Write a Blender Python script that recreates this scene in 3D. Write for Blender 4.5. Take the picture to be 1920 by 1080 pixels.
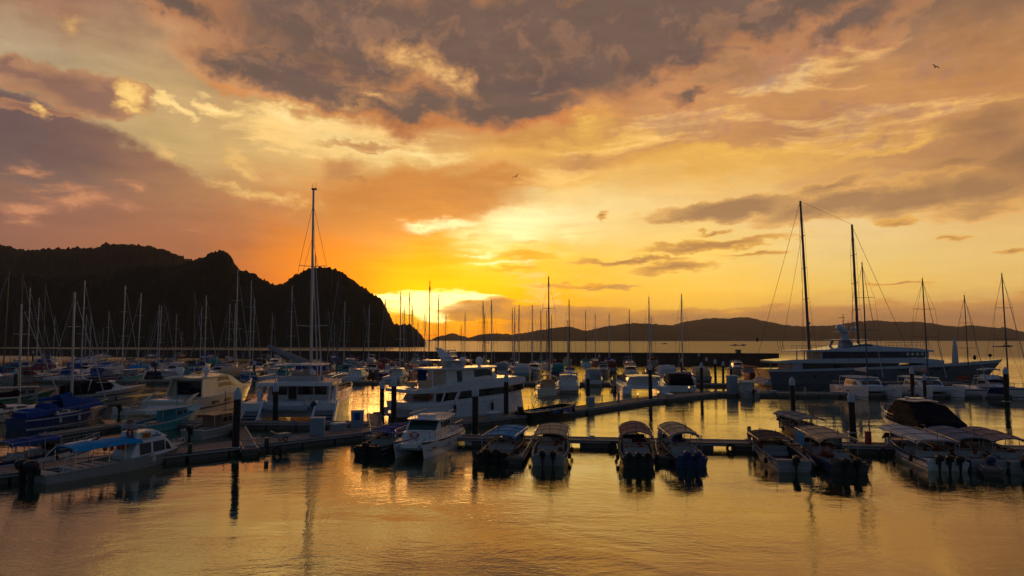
import bpy, math, random
from mathutils import Vector, Matrix
PI = math.pi
R = math.radians
rnd = random.Random(7)
scene = bpy.context.scene
for o in list(bpy.data.objects):
    bpy.data.objects.remove(o)
col = scene.collection

# ------------------------------------------------------------------ camera
HFOC = 1280.0            # focal length in photo pixels (1920 wide)
CAM_H = 8.0
PITCH = math.atan(97 / HFOC)
cam = bpy.data.cameras.new('camera')
cam.sensor_width = 36.0
cam.lens = 36.0 * HFOC / 1920.0
cam.clip_start = 0.5
cam.clip_end = 60000
cam_o = bpy.data.objects.new('camera', cam)
col.objects.link(cam_o)
cam_o.location = (0, 0, CAM_H)
cam_o.rotation_euler = (PI / 2 + PITCH, 0, 0)
scene.camera = cam_o

scene.view_settings.view_transform = 'Standard'
scene.view_settings.look = 'None'
scene.view_settings.exposure = 0.0
scene.view_settings.gamma = 1.0

SUN_AZ = math.atan((808 - 960) / HFOC)      # left of straight ahead
SUN_EL = R(3.0)
sun = bpy.data.lights.new('sun', 'SUN')
sun.energy = 0.22
sun.color = (1.0, 0.50, 0.16)
sun.angle = R(15.0)          # low sun behind thin cloud
sun_o = bpy.data.objects.new('sun', sun)
col.objects.link(sun_o)
sdir = Vector((math.sin(SUN_AZ) * math.cos(SUN_EL), math.cos(SUN_AZ) * math.cos(SUN_EL), math.sin(SUN_EL)))
sun_o.rotation_euler = sdir.to_track_quat('Z', 'Y').to_euler()

def s2l(c):
    out = []
    for v in c[:3]:
        v = v / 255.0
        out.append(v / 12.92 if v <= 0.04045 else ((v + 0.055) / 1.055) ** 2.4)
    return tuple(out)

def ray(px, py):
    a = (px - 960) / HFOC
    b = (540 - py) / HFOC
    return Vector((a, math.cos(PITCH) - b * math.sin(PITCH), math.sin(PITCH) + b * math.cos(PITCH)))

def AE(px, py):                                # direction of a sky feature: azimuth, elevation
    d = ray(px, py)
    return math.atan2(d.x, d.y), math.atan2(d.z, math.hypot(d.x, d.y))

def at(px, py, z=0.0):                         # point on a level plane
    d = ray(px, py)
    k = (z - CAM_H) / d.z
    return Vector((d.x * k, d.y * k, z))

def X_at(px, depth):
    return (px - 960) / HFOC * depth

# ------------------------------------------------------------------ node helper
class NT:
    def __init__(self, tree):
        self.t = tree
        self.n = tree.nodes
        self.l = tree.links
    def link(self, a, b):
        self.l.new(a, b)
    def put(self, sock, v):
        if isinstance(v, bpy.types.NodeSocket):
            self.l.new(v, sock)
        elif v is not None:
            sock.default_value = v
    def math(self, op, a, b=None, c=None, clamp=False):
        m = self.n.new('ShaderNodeMath'); m.operation = op; m.use_clamp = clamp
        self.put(m.inputs[0], a)
        if b is not None: self.put(m.inputs[1], b)
        if c is not None: self.put(m.inputs[2], c)
        return m.outputs[0]
    def vmath(self, op, a, b=None):
        m = self.n.new('ShaderNodeVectorMath'); m.operation = op
        self.put(m.inputs[0], a)
        if b is not None:
            if op == 'SCALE': self.put(m.inputs['Scale'], b)
            else: self.put(m.inputs[1], b)
        return m.outputs['Value'] if op in ('LENGTH', 'DOT_PRODUCT', 'DISTANCE') else m.outputs[0]
    def comb(self, x, y, z=0.0):
        m = self.n.new('ShaderNodeCombineXYZ')
        for i, v in enumerate((x, y, z)): self.put(m.inputs[i], v)
        return m.outputs[0]
    def sep(self, v):
        m = self.n.new('ShaderNodeSeparateXYZ'); self.put(m.inputs[0], v)
        return m.outputs
    def noise(self, vec, scale=1.0, detail=4, rough=0.55, dist=0.0, dim='3D'):
        m = self.n.new('ShaderNodeTexNoise'); m.noise_dimensions = dim
        self.put(m.inputs['Vector'], vec)
        m.inputs['Scale'].default_value = scale; m.inputs['Detail'].default_value = detail
        m.inputs['Roughness'].default_value = rough; m.inputs['Distortion'].default_value = dist
        return m.outputs
    def ramp(self, fac, stops, interp='LINEAR'):
        m = self.n.new('ShaderNodeValToRGB'); self.put(m.inputs[0], fac)
        cr = m.color_ramp; cr.interpolation = interp
        while len(cr.elements) > 1: cr.elements.remove(cr.elements[-1])
        for i, (p, c) in enumerate(stops):
            e = cr.elements[0] if i == 0 else cr.elements.new(p)
            e.position = p
            e.color = tuple(c) if len(c) == 4 else (c[0], c[1], c[2], 1.0)
        return m.outputs
    def maprange(self, v, a, b, c=0.0, d=1.0, smooth=True):
        m = self.n.new('ShaderNodeMapRange'); m.interpolation_type = 'SMOOTHSTEP' if smooth else 'LINEAR'
        m.clamp = True
        self.put(m.inputs['Value'], v)
        m.inputs['From Min'].default_value = a; m.inputs['From Max'].default_value = b
        m.inputs['To Min'].default_value = c; m.inputs['To Max'].default_value = d
        return m.outputs[0]
    def mix(self, fac, a, b, mode='MIX'):
        m = self.n.new('ShaderNodeMix'); m.data_type = 'RGBA'; m.blend_type = mode; m.clamp_factor = True
        self.put(m.inputs[0], fac)
        for s, v in ((m.inputs[6], a), (m.inputs[7], b)):
            if isinstance(v, (tuple, list)): v = (v[0], v[1], v[2], 1.0)
            self.put(s, v)
        return m.outputs[2]
# ------------------------------------------------------------------ world: dusk sky with cloud banks
world = bpy.data.worlds.new("World")
scene.world = world
world.use_nodes = True
world.node_tree.nodes.clear()
W = NT(world.node_tree)
tc = W.n.new('ShaderNodeTexCoord').outputs['Generated']
sx, sy, sz = W.sep(tc)
az = W.math('ARCTAN2', sx, sy)
el = W.math('ARCTAN2', sz, W.math('SQRT', W.math('ADD', W.math('MULTIPLY', sx, sx), W.math('MULTIPLY', sy, sy))))
elp = W.math('MAXIMUM', el, 0.0)
# cloud texture space: stretched towards the horizon like a real deck of cloud
lg = W.math('LOGARITHM', W.math('ADD', elp, 0.10), math.e)
cs = W.comb(W.math('MULTIPLY', az, 3.0), W.math('MULTIPLY', lg, 1.9), 0.0)
big = W.noise(cs, 1.1, 2, 0.5)['Color']
fine = W.noise(cs, 5.5, 6, 0.62)['Color']
offb = W.vmath('SUBTRACT', big, (0.5, 0.5, 0.5))
offf = W.vmath('SUBTRACT', fine, (0.5, 0.5, 0.5))
P0 = W.comb(az, el, 0.0)
elk = W.maprange(el, 0.0, 0.35, 0.35, 1.0, False)
offy = W.comb(1.0, elk, 0.0)
warp1 = W.vmath('MULTIPLY', W.vmath('SCALE', offb, 0.10), offy)
warp2 = W.vmath('MULTIPLY', W.vmath('SCALE', offf, 0.085), offy)
PW = W.vmath('ADD', P0, W.vmath('ADD', warp1, warp2))          # broad, ragged
PS = W.vmath('ADD', P0, W.vmath('SCALE', warp2, 0.8))        # nearly in place, ragged edges
# fluffy and streaky detail
nf = W.noise(W.vmath('ADD', cs, W.vmath('SCALE', offb, 0.5)), 3.6, 6, 0.6, 0.25)['Fac']
ns = W.noise(W.vmath('MULTIPLY', W.vmath('ADD', cs, W.vmath('SCALE', offb, 0.4)), (1.0, 3.6, 1.0)), 2.6, 6, 0.62)['Fac']
nf2 = W.noise(W.vmath('ADD', cs, (13.1, 4.2, 7.7)), 7.0, 5, 0.65, 0.3)['Fac']

SEG = {'rows': [0, 100, 200, 300, 400, 480, 540, 590, 630],
 0:    [(160,120,95),(182,162,130),(178,158,122),(160,135,108),(150,107,88),(140,98,80),(142,95,76),(140,92,74),(138,90,70)],
 320:  [(120,94,86),(178,146,112),(198,168,118),(205,175,118),(168,116,86),(165,108,75),(170,105,68),(165,98,60),(160,95,58)],
 640:  [(104,86,84),(128,98,84),(200,150,95),(228,188,118),(220,146,76),(232,134,42),(236,124,20),(226,108,12),(214,98,10)],
 800:  [(106,84,78),(122,90,75),(190,135,85),(234,192,118),(244,172,70),(255,156,14),(255,172,0),(255,190,30),(255,140,6)],
 960:  [(108,84,78),(114,86,74),(172,112,68),(238,182,96),(255,238,170),(255,205,70),(255,192,14),(255,172,16),(250,146,20)],
 1280: [(108,94,92),(130,100,82),(204,150,98),(236,180,84),(246,212,142),(250,212,112),(252,200,76),(238,176,74),(212,146,66)],
 1600: [(120,102,94),(184,136,94),(206,152,90),(228,180,98),(240,208,148),(228,198,126),(232,192,98),(206,158,92),(178,134,84)],
 1920: [(150,114,86),(194,140,88),(172,126,86),(170,126,84),(222,180,116),(226,192,120),(222,182,102),(188,146,98),(168,128,88)]}
pwx, pwy, _ = W.sep(PW)
fel = W.math('DIVIDE', W.math('MAXIMUM', pwy, 0.0), 0.75)
cols = [k for k in SEG if k != 'rows']
base = None
prev = None
for k in cols:
    stops = []
    for r_, c in zip(SEG['rows'], SEG[k]):
        stops.append((max(0.0, AE(k, r_)[1] / 0.75), s2l(c)))
    stops.sort(key=lambda s: s[0])
    stops.append((0.80, s2l((92, 84, 88)))); stops.append((1.0, s2l((72, 70, 80))))
    ro = W.ramp(fel, stops)[0]
    a_ = AE(k, 400)[0]
    if base is None: base = ro
    else: base = W.mix(W.maprange(pwx, prev, a_), base, ro)
    prev = a_

def field(P, blobs):
    f = None
    for (cx, cy, rx, ry, rot, w) in blobs:
        a0, e0 = AE(cx, cy)
        ra = abs(AE(cx + rx, cy)[0] - AE(cx - rx, cy)[0]) / 2
        re = abs(AE(cx, cy - ry)[1] - AE(cx, cy + ry)[1]) / 2
        m = W.n.new('ShaderNodeMapping'); m.vector_type = 'TEXTURE'
        W.link(P, m.inputs['Vector'])
        m.inputs['Location'].default_value = (a0, e0, 0)
        m.inputs['Rotation'].default_value = (0, 0, R(rot))
        m.inputs['Scale'].default_value = (ra, re, 1)
        g = W.n.new('ShaderNodeTexGradient'); g.gradient_type = 'SPHERICAL'
        W.link(m.outputs[0], g.inputs[0])
        v = g.outputs['Fac']
        if w != 1: v = W.math('MULTIPLY', v, w)
        f = v if f is None else W.math('MAXIMUM', f, v)
    return f

def layer(cur, P, blobs, noise, amp, stops, fac=1.0):
    """stops: (position, sRGB, alpha) over  field + noise"""
    f = field(P, blobs)
    g = W.math('MULTIPLY_ADD', W.math('SUBTRACT', noise, 0.5), amp, f)
    g = W.math('MULTIPLY', g, W.maprange(f, 0.0, 0.10))
    ro = W.ramp(g, [(p, (*s2l(c), a)) for p, c, a in stops])
    a = ro[1]
    if fac != 1.0: a = W.math('MULTIPLY', a, fac)
    return W.mix(a, cur, ro[0])

c = base
# soft orange-tan veils of the right half
c = layer(c, PW, [(1500,225,520,70,4,1),(1250,255,260,45,3,1),(1750,270,330,80,10,1),(1100,300,200,40,6,.8)], ns, 1.5,
          [(0.0,(200,150,92),0),(0.35,(204,150,98),.45),(0.8,(184,134,94),.8)])
# yellow lit bands
c = layer(c, PW, [(1150,262,270,26,6,1),(1420,282,270,20,3,1),(1760,192,200,14,4,.5),(1680,262,200,16,8,.8),(1050,325,160,30,0,1),(1110,235,70,40,60,.9)], ns, 1.4,
          [(0.02,(240,188,96),0),(0.75,(246,196,92),.6),(1.3,(252,206,110),.8)])
# pale wisps at centre left
c = layer(c, PW, [(640,262,240,52,-4,1),(520,225,90,22,-6,1),(760,280,140,22,-6,1),(600,240,120,22,10,1),(330,215,60,14,0,.9),(420,208,70,14,-12,.9)], ns, 1.5,
          [(0.1,(248,214,140),0),(0.5,(250,214,138),.85),(1.0,(254,226,158),1)])
c = layer(c, PS, [(670,272,120,13,2,1),(640,325,60,34,30,.75),(660,340,90,10,-25,.7)], nf, 0.9,
          [(0.15,(206,148,84),0),(0.5,(196,140,86),.75),(1.0,(186,130,84),.9)])
# grey-mauve bank at left, its veil spreading to the sun
veilL = W.mix(W.maprange(pwx, AE(0,400)[0], AE(560,400)[0]), s2l((108,88,88)), s2l((196,138,88)))
veilL = W.mix(W.maprange(pwx, AE(560,400)[0], AE(900,400)[0]), veilL, s2l((234,152,60)))
veilL = W.mix(W.maprange(pwy, AE(480,470)[1], AE(480,330)[1]), base, veilL)
fv = field(PS, [(110,640,640,410,0,1.0),(60,330,430,110,0,.75),(170,372,430,165,-22,.75),(640,640,480,290,0,.85),(300,540,420,240,0,1)])
fv2 = field(PS, [(790,375,290,84,9,1.6),(900,345,160,50,6,1.3)])
gv = W.math('MULTIPLY_ADD', W.math('SUBTRACT', nf, 0.5), 0.16, fv)
rim = W.math('MULTIPLY', W.maprange(gv, 0.02, 0.06), W.maprange(gv, 0.19, 0.07))
rim = W.math('MULTIPLY', rim, W.maprange(nf2, 0.40, 0.62))
c = W.mix(W.math('MULTIPLY', rim, W.maprange(pwx, AE(150,300)[0], AE(400,300)[0], 0.0, 0.75)), c, s2l((250,204,124)))
c = W.mix(W.maprange(gv, 0.06, 0.20, 0, .97), c, veilL)
gv2 = W.math('MULTIPLY_ADD', W.math('SUBTRACT', ns, 0.5), 0.7, fv2)
c = W.mix(W.maprange(gv2, 0.10, 0.80, 0, .9), c, s2l((210,140,70)))
# lit scraps of cloud in front of the bank
c = layer(c, PS, [(60,318,75,20,6,1),(110,348,120,22,12,1),(160,375,130,34,8,1),(45,392,90,22,0,1),(240,348,60,16,0,1),(230,385,80,18,0,1),(40,412,60,16,0,.9)], nf2, 2.3,
          [(0.2,(170,120,96),0),(0.7,(190,132,98),.55),(1.3,(206,146,106),.85)])
c = layer(c, PS, [(455,296,60,20,-38,1),(465,322,50,14,-30,1)], nf2, 0.9,
          [(0.15,(232,182,108),0),(0.8,(244,200,120),.6)])
# warm cumulus upper left with its bright edge
c = layer(c, PS, [(120,160,150,52,0,1),(60,140,90,30,0,1),(170,185,130,40,0,1),(20,130,60,22,0,1),(230,178,80,34,-10,1),(80,215,140,16,4,.8)], nf, 0.9,
          [(0.1,(186,140,100),0),(0.3,(178,128,94),.8),(0.75,(140,104,92),.92)])
c = layer(c, PS, [(248,175,44,26,-30,1),(252,198,50,15,0,1),(80,214,40,10,-35,.8),(135,38,46,22,0,.5)], nf2, 0.6,
          [(0.10,(226,174,104),0),(0.6,(248,204,120),.8),(1.0,(252,216,130),.95)])
# the dark deck overhead
c = layer(c, PW, [(700,50,480,170,0,1.7),(980,90,440,170,2,1.8),(1180,30,460,150,6,1.8),(430,120,150,60,-4,1.3),(520,130,220,80,-8,1.5),(740,190,260,66,0,1.4),(960,190,230,62,0,1.6),(1290,172,90,24,6,1),(1450,20,420,90,10,1.5),(1230,95,280,80,12,1.5),(1600,40,260,60,22,1.1),(330,10,230,50,-8,1.4),(600,170,220,60,-6,1.4)], W.math('ADD', W.math('MULTIPLY', nf, .75), W.math('MULTIPLY', ns, .25)), 1.7,
          [(0.0,(226,170,112),0),(0.34,(214,150,96),.42),(0.62,(176,124,88),.80),(0.82,(138,106,86),.95),(1.0,(114,94,84),1)])
c = layer(c, PW, [(800,222,300,22,0,1),(430,168,130,20,-8,1),(1020,225,200,20,4,1)], nf, 0.9,
          [(0.1,(222,146,78),0),(0.8,(214,132,66),.5)])
# mottling of its underside
c = layer(c, PS, [(700,60,480,110,0,1),(1050,90,380,110,0,1),(1350,50,380,80,8,1),(480,120,160,50,0,1)], nf2, 3.2,
          [(0.55,(150,112,92),0),(0.95,(168,126,98),.42)])
c = layer(c, PS, [(620,130,300,60,0,1),(1000,150,300,60,0,1),(1300,110,250,50,8,1)], ns, 3.0,
          [(0.6,(98,80,80),0),(1.0,(92,76,80),.45)])
# openings in it
c = layer(c, PS, [(770,112,110,34,-8,1),(850,150,90,32,-30,1),(700,185,90,22,0,1),(800,130,60,40,0,1),(660,205,100,16,0,.8)], nf2, 1.7,
          [(0.10,(176,128,90),0),(0.7,(208,154,100),.65),(1.3,(232,184,116),.9)])
c = layer(c, PS, [(1440,150,60,26,10,.8),(1500,140,80,40,30,.7)], nf, 1.0,
          [(0.3,(180,165,140),0),(0.8,(182,166,140),.7)])
# combed gold and peach wisps across the right half
c = layer(c, PS, [(1250,240,330,70,6,1),(1600,230,330,90,4,1),(1500,140,330,60,10,1),(1080,330,200,50,0,1),(620,260,300,60,0,.9)], ns, 3.4,
          [(0.55,(248,198,120),0),(1.0,(252,208,128),.5)])
c = layer(c, PS, [(1300,230,330,70,6,1),(1650,210,330,100,4,1),(1450,130,330,60,10,1),(1780,110,200,60,10,1)], nf2, 3.4,
          [(0.6,(190,140,112),0),(1.0,(176,130,108),.5)])
# right: tan bank and its long fingers
tan = [(0.08,(238,186,100),0),(0.30,(222,168,94),.7),(0.55,(192,146,92),.85),(1.0,(164,126,88),.95)]
c = layer(c, PS, [(1370,392,190,26,2,1.5),(1560,385,210,32,8,1.4),(1700,368,210,42,8,1.4),(1850,350,180,50,4,1.5),(1830,395,150,26,0,.8),(1560,350,120,16,12,.8),(1300,406,130,12,2,1)], nf, 1.15, tan)
c = layer(c, PS, [(1860,240,130,70,10,1),(1920,290,120,70,0,1),(1800,300,110,24,8,.8)], nf, 1.0,
          [(0.05,(196,146,92),0),(0.6,(168,126,86),.75),(1.0,(150,114,84),.9)])
c = layer(c, PS, [(1340,458,200,13,4,1.2),(1180,490,150,8,2,1.2),(1270,500,110,14,4,1.2),(1420,474,90,8,2,1),(1340,433,60,8,8,1),(1100,535,140,7,-1,1.1),(1680,412,60,12,0,.9),(1132,407,20,9,0,1),(1905,471,50,8,0,1),(1790,446,30,8,0,.8),(1700,534,110,5,0,1)], ns, 0.9,
          [(0.15,(240,186,84),0),(0.4,(220,164,78),.8),(0.9,(182,134,80),.95)])
# streaks by the sun
c = layer(c, PS, [(960,450,110,16,-3,1),(980,480,90,16,-4,1),(960,506,100,8,0,1),(900,445,90,10,4,1),(1090,534,90,7,0,.8)], ns, 1.5,
          [(0.3,(248,184,58),0),(0.6,(244,172,44),.8),(1.0,(232,158,50),.9)])
# sunlit gaps, hot near the sun
g1 = field(PS, [(850,422,150,20,3,1),(960,428,160,60,6,1.0),(800,424,80,9,0,1),(1060,440,150,60,0,.55),(900,476,80,10,0,.95),(930,492,130,9,0,.8)])
g1 = W.math('MULTIPLY_ADD', W.math('SUBTRACT', ns, 0.5), 1.0, g1)
c = W.mix(W.maprange(g1, 0.22, 0.95, 0, .95), c, (1.25, 0.98, 0.50))
g2 = field(PS, [(800,568,110,30,0,1),(735,556,60,12,0,.8),(870,556,90,16,0,.8),(812,590,44,22,0,.9)])
g2 = W.math('MULTIPLY_ADD', W.math('SUBTRACT', ns, 0.5), 0.6, g2)
c = W.mix(W.maprange(g2, 0.10, 0.5), c, (2.0, 1.5, 0.55))
gl = field(P0, [(790,545,360,200,0,1)])
c = W.vmath('ADD', c, W.vmath('SCALE', W.comb(0.85, 0.34, 0.0), W.math('POWER', gl, 1.6)))
gl2 = field(PS, [(930,440,300,120,6,1)])
c = W.vmath('ADD', c, W.vmath('SCALE', W.comb(0.12, 0.08, 0.02), W.math('MULTIPLY', W.math('POWER', gl2, 1.3), W.maprange(ns, 0.36, 0.60, 0.25, 1.15))))
# low bank over the horizon
c = layer(c, PS, [(905,577,80,24,8,1.2),(870,585,60,18,0,1),(1010,585,120,20,0,1),(1100,592,130,20,0,1),(1300,596,210,22,0,1),(1470,592,200,26,0,1),(1640,592,220,32,0,1),(1820,588,220,36,0,1),(1960,580,160,40,0,1),(1180,610,300,24,0,1),(1600,612,600,34,0,1)], nf2, 0.5,
          [(0.12,(214,150,66),0),(0.3,(204,144,76),.7),(0.8,(176,128,84),.88)], 0.9)
wgt = W.maprange(az, AE(930,600)[0], AE(1500,600)[0])
c = W.mix(W.math('MULTIPLY', W.maprange(el, AE(960,560)[1], AE(960,640)[1]), W.math('MULTIPLY', wgt, .25)), c, s2l((160,118,88)))
tex = W.math('ADD', W.math('MULTIPLY', W.math('SUBTRACT', ns, 0.5), 0.34), W.math('MULTIPLY', W.math('SUBTRACT', nf, 0.5), 0.18))
c = W.vmath('SCALE', c, W.math('ADD', 1.0, W.math('MULTIPLY', tex, W.maprange(el, 0.02, 0.42, 0.3, 1.7))))
c = W.vmath('MULTIPLY', c, (1.05, 0.985, 0.94))
c = W.vmath('SCALE', c, W.maprange(el, 0.0, 0.22, 1.32, 1.03))
# the sky behind and beside the camera: dull blue dusk from the physical sky
sky = W.n.new('ShaderNodeTexSky'); sky.sky_type = 'NISHITA'; sky.sun_disc = False
sky.sun_elevation = SUN_EL; sky.sun_rotation = SUN_AZ
sky.air_density = 1.2; sky.dust_density = 1.5; sky.ozone_density = 2.0
phys = W.vmath('SCALE', sky.outputs[0], 0.06)
back = W.mix(0.5, phys, s2l((68, 84, 114)))
absaz = W.math('ABSOLUTE', az)
c = W.mix(W.maprange(absaz, 0.70, 1.35), c, back)
bg = W.n.new('ShaderNodeBackground'); W.link(c, bg.inputs[0]); bg.inputs[1].default_value = 1.0
wo = W.n.new('ShaderNodeOutputWorld'); W.link(bg.outputs[0], wo.inputs[0])
world.cycles.sampling_method = 'MANUAL'
world.cycles.sample_map_resolution = 1024
# ------------------------------------------------------------------ object bookkeeping
def tag(o, label=None, cat=None, group=None, kind=None):
    if label: o['label'] = label
    if cat: o['category'] = cat
    if group: o['group'] = group
    if kind: o['kind'] = kind
    return o

def empty(name, loc, rz=0.0):
    o = bpy.data.objects.new(name, None)
    o.empty_display_size = 0.3
    o.location = loc
    o.rotation_euler = (0, 0, rz)
    col.objects.link(o)
    return o

def copy_tree(src, parent=None, loc=None, rz=None):
    c_ = src.copy()
    col.objects.link(c_)
    if parent: c_.parent = parent
    if loc is not None: c_.location = loc
    if rz is not None: c_.rotation_euler = (0, 0, rz)
    for ch in KIDS.get(src.name, []):
        copy_tree(ch, c_)
    KIDS.setdefault(c_.name, [])
    if parent: KIDS.setdefault(parent.name, []).append(c_)
    return c_

KIDS = {}

# ------------------------------------------------------------------ materials
MATS = {}
def mat(name, rgb, rough=0.5, metal=0.0, var=0.12, vscale=2.0, bump=0.0, bscale=20.0, spec=0.5, coat=0.0, trans=0.0):
    if name in MATS: return MATS[name]
    m = bpy.data.materials.new(name); m.use_nodes = True
    m.node_tree.nodes.clear()
    n = NT(m.node_tree)
    b = n.n.new('ShaderNodeBsdfPrincipled')
    out = n.n.new('ShaderNodeOutputMaterial')
    n.link(b.outputs[0], out.inputs[0])
    tcn = n.n.new('ShaderNodeTexCoord').outputs['Object']
    nz = n.noise(tcn, vscale, 4, 0.6)['Fac']
    dark = tuple(v * (1 - var) for v in rgb); lite = tuple(min(1, v * (1 + var)) for v in rgb)
    colr = n.ramp(nz, [(0.3, dark), (0.7, lite)])[0]
    n.link(colr, b.inputs['Base Color'])
    n.put(b.inputs['Roughness'], n.maprange(nz, 0.3, 0.7, max(0.02, rough * 0.8), min(1, rough * 1.2)))
    b.inputs['Metallic'].default_value = metal
    b.inputs['Specular IOR Level'].default_value = spec
    if coat: b.inputs['Coat Weight'].default_value = coat
    if trans: b.inputs['Transmission Weight'].default_value = trans
    if bump:
        bn = n.n.new('ShaderNodeBump'); bn.inputs['Strength'].default_value = 0.6
        bn.inputs['Distance'].default_value = bump
        n.link(n.noise(tcn, bscale, 3, 0.6)['Fac'], bn.inputs['Height'])
        n.link(bn.outputs[0], b.inputs['Normal'])
    MATS[name] = m
    return m

# ------------------------------------------------------------------ mesh builder
SPLIT = {k: k for k in ('fender', 'bench', 'window', 'deck_pillar', 'roof_post', 'hardtop_post', 'hull_window', 'port_light', 'porthole', 'swim_step',
    'davit', 'stern_steps', 'bridge_window', 'satellite_dome', 'radar_dome', 'spreader', 'antenna', 'whip_antenna', 'hardtop_pillar', 'aft_sofa', 'bow_fender', 'side_curtain', 'anchor_pocket', 'deck_locker')}
SPLIT.update({'edge_strip': 'edge_strip', 'fuel_tank': 'fuel_tank', 'inner_lining': 'inner_lining', 'mooring_line': 'mooring_line', 'awning_frame': 'awning_post', 'cleats': 'cleat', 'floats': 'float', 'life_vests': 'life_vest', 'flybridge_seats': 'flybridge_seat', 'aft_seats': 'aft_seat', 'deck_box': 'deck_box', 'sign_lettering': 'sign_letter_row'})
class MB:
    def __init__(self):
        self.v = []; self.f = []
    def add(self, verts, faces):
        k = len(self.v)
        self.v += [tuple(p) for p in verts]
        self.f += [tuple(i + k for i in f) for f in faces]
    def box(self, x0, x1, y0, y1, z0, z1, tx=0.0, ty=0.0, rot=0.0):
        """tx, ty: inset of the top"""
        vs = [(x0,y0,z0),(x1,y0,z0),(x1,y1,z0),(x0,y1,z0),(x0+tx,y0+ty,z1),(x1-tx,y0+ty,z1),(x1-tx,y1-ty,z1),(x0+tx,y1-ty,z1)]
        self.add(vs, [(0,3,2,1),(4,5,6,7),(0,1,5,4),(1,2,6,5),(2,3,7,6),(3,0,4,7)])
    def rings(self, loops, cap0=True, cap1=True, closed=True):
        n = len(loops[0]); k = len(self.v)
        for lp in loops: self.v += [tuple(p) for p in lp]
        m = n if closed else n - 1
        for i in range(len(loops) - 1):
            for j in range(m):
                a = k + i * n + j; b = k + i * n + (j + 1) % n
                self.f.append((a, b, b + n, a + n))
        if cap0: self.f.append(tuple(k + j for j in range(n))[::-1])
        if cap1: self.f.append(tuple(k + (len(loops) - 1) * n + j for j in range(n)))
    def tube(self, pts, r, n=6, r1=None):
        pts = [Vector(p) for p in pts]
        if len(pts) < 2: return
        loops = []
        for i, p in enumerate(pts):
            d = (pts[min(i + 1, len(pts) - 1)] - pts[max(i - 1, 0)]).normalized()
            u = d.cross(Vector((0, 0, 1)))
            if u.length < 1e-3: u = d.cross(Vector((1, 0, 0)))
            u.normalize(); w = d.cross(u)
            rr = r if r1 is None else r + (r1 - r) * i / (len(pts) - 1)
            loops.append([p + (u * math.cos(2*PI*j/n) + w * math.sin(2*PI*j/n)) * rr for j in range(n)])
        self.rings(loops)
    def lathe(self, prof, c=(0,0,0), n=12):
        loops = [[(c[0] + max(r,1e-4)*math.cos(2*PI*j/n), c[1] + max(r,1e-4)*math.sin(2*PI*j/n), c[2] + z) for j in range(n)] for r, z in prof]
        self.rings(loops)
    def ball(self, c, r, n=12, m=8):
        if not isinstance(r, (tuple, list)): r = (r, r, r)
        loops = []
        for i in range(m + 1):
            t = -PI/2 + PI * i / m
            k = max(math.cos(t), 1e-3)
            loops.append([(c[0]+r[0]*k*math.cos(2*PI*j/n), c[1]+r[1]*k*math.sin(2*PI*j/n), c[2]+r[2]*math.sin(t)) for j in range(n)])
        self.rings(loops)
    def torus(self, c, R0, r0, axis='x', n=16, m=6):
        k = len(self.v)
        for i in range(n):
            a = 2*PI*i/n
            for j in range(m):
                b = 2*PI*j/m
                q = R0 + r0*math.cos(b); u = q*math.cos(a); w = q*math.sin(a); t = r0*math.sin(b)
                p = (t, u, w) if axis == 'x' else ((u, t, w) if axis == 'y' else (u, w, t))
                self.v.append((c[0]+p[0], c[1]+p[1], c[2]+p[2]))
        for i in range(n):
            for j in range(m):
                self.f.append((k+i*m+j, k+((i+1)%n)*m+j, k+((i+1)%n)*m+(j+1)%m, k+i*m+(j+1)%m))
    def prism(self, poly, y0, y1, inset=0.0):
        """poly in x,z extruded along y"""
        n = len(poly)
        self.rings([[(x, y0, z) for x, z in poly], [(x, y1, z) for x, z in poly]])
    def slab(self, poly, z0, z1):
        self.rings([[(x, y, z0) for x, y in poly], [(x, y, z1) for x, y in poly]])
    def xform(self, M, start=0):
        for i in range(start, len(self.v)):
            self.v[i] = tuple(M @ Vector(self.v[i]))
    def pieces(self, gap=0.03):
        """connected pieces, pieces that touch or nearly touch count as one"""
        par = list(range(len(self.v)))
        def find(i):
            while par[i] != i:
                par[i] = par[par[i]]; i = par[i]
            return i
        for f in self.f:
            r0 = find(f[0])
            for i in f[1:]:
                r = find(i)
                if r != r0: par[r] = r0
        grp = {}
        for i in range(len(self.v)): grp.setdefault(find(i), []).append(i)
        bb = []
        for g in grp.values():
            P_ = [self.v[i] for i in g]
            bb.append([[min(p[k] for p in P_) - gap/2 for k in range(3)], [max(p[k] for p in P_) + gap/2 for k in range(3)], g])
        merged = True
        while merged:
            merged = False
            for i in range(len(bb)):
                for j in range(i+1, len(bb)):
                    if all(bb[i][0][k] <= bb[j][1][k] and bb[j][0][k] <= bb[i][1][k] for k in range(3)):
                        bb[i] = [[min(bb[i][0][k], bb[j][0][k]) for k in range(3)], [max(bb[i][1][k], bb[j][1][k]) for k in range(3)], bb[i][2] + bb[j][2]]
                        bb.pop(j); merged = True; break
                if merged: break
        out = []
        for b in bb:
            keep = set(b[2]); mp = {}
            q = MB()
            for i in b[2]: mp[i] = len(q.v); q.v.append(self.v[i])
            q.f = [tuple(mp[i] for i in f) for f in self.f if f[0] in keep]
            out.append(q)
        return out
    def build(self, name, m, parent=None, smooth=False, loc=None):
        if parent is not None and name in SPLIT:
            pcs = self.pieces()
            nm = SPLIT[name]
            if len(pcs) > 1:
                for q in pcs: last = q.build(nm, m, parent, smooth, loc)
                return last
            name = nm
        me = bpy.data.meshes.new(name)
        try: me.from_pydata(self.v, [], self.f)
        except TypeError: raise ValueError(name + ' ' + str([v for v in self.v if any(isinstance(c, complex) for c in v)][:3]) + str([f for f in self.f if len(f) < 3][:3]) + str(parent))
        me.update()
        import bmesh
        bm = bmesh.new(); bm.from_mesh(me)
        bmesh.ops.recalc_face_normals(bm, faces=bm.faces)
        bm.to_mesh(me); bm.free()
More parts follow.
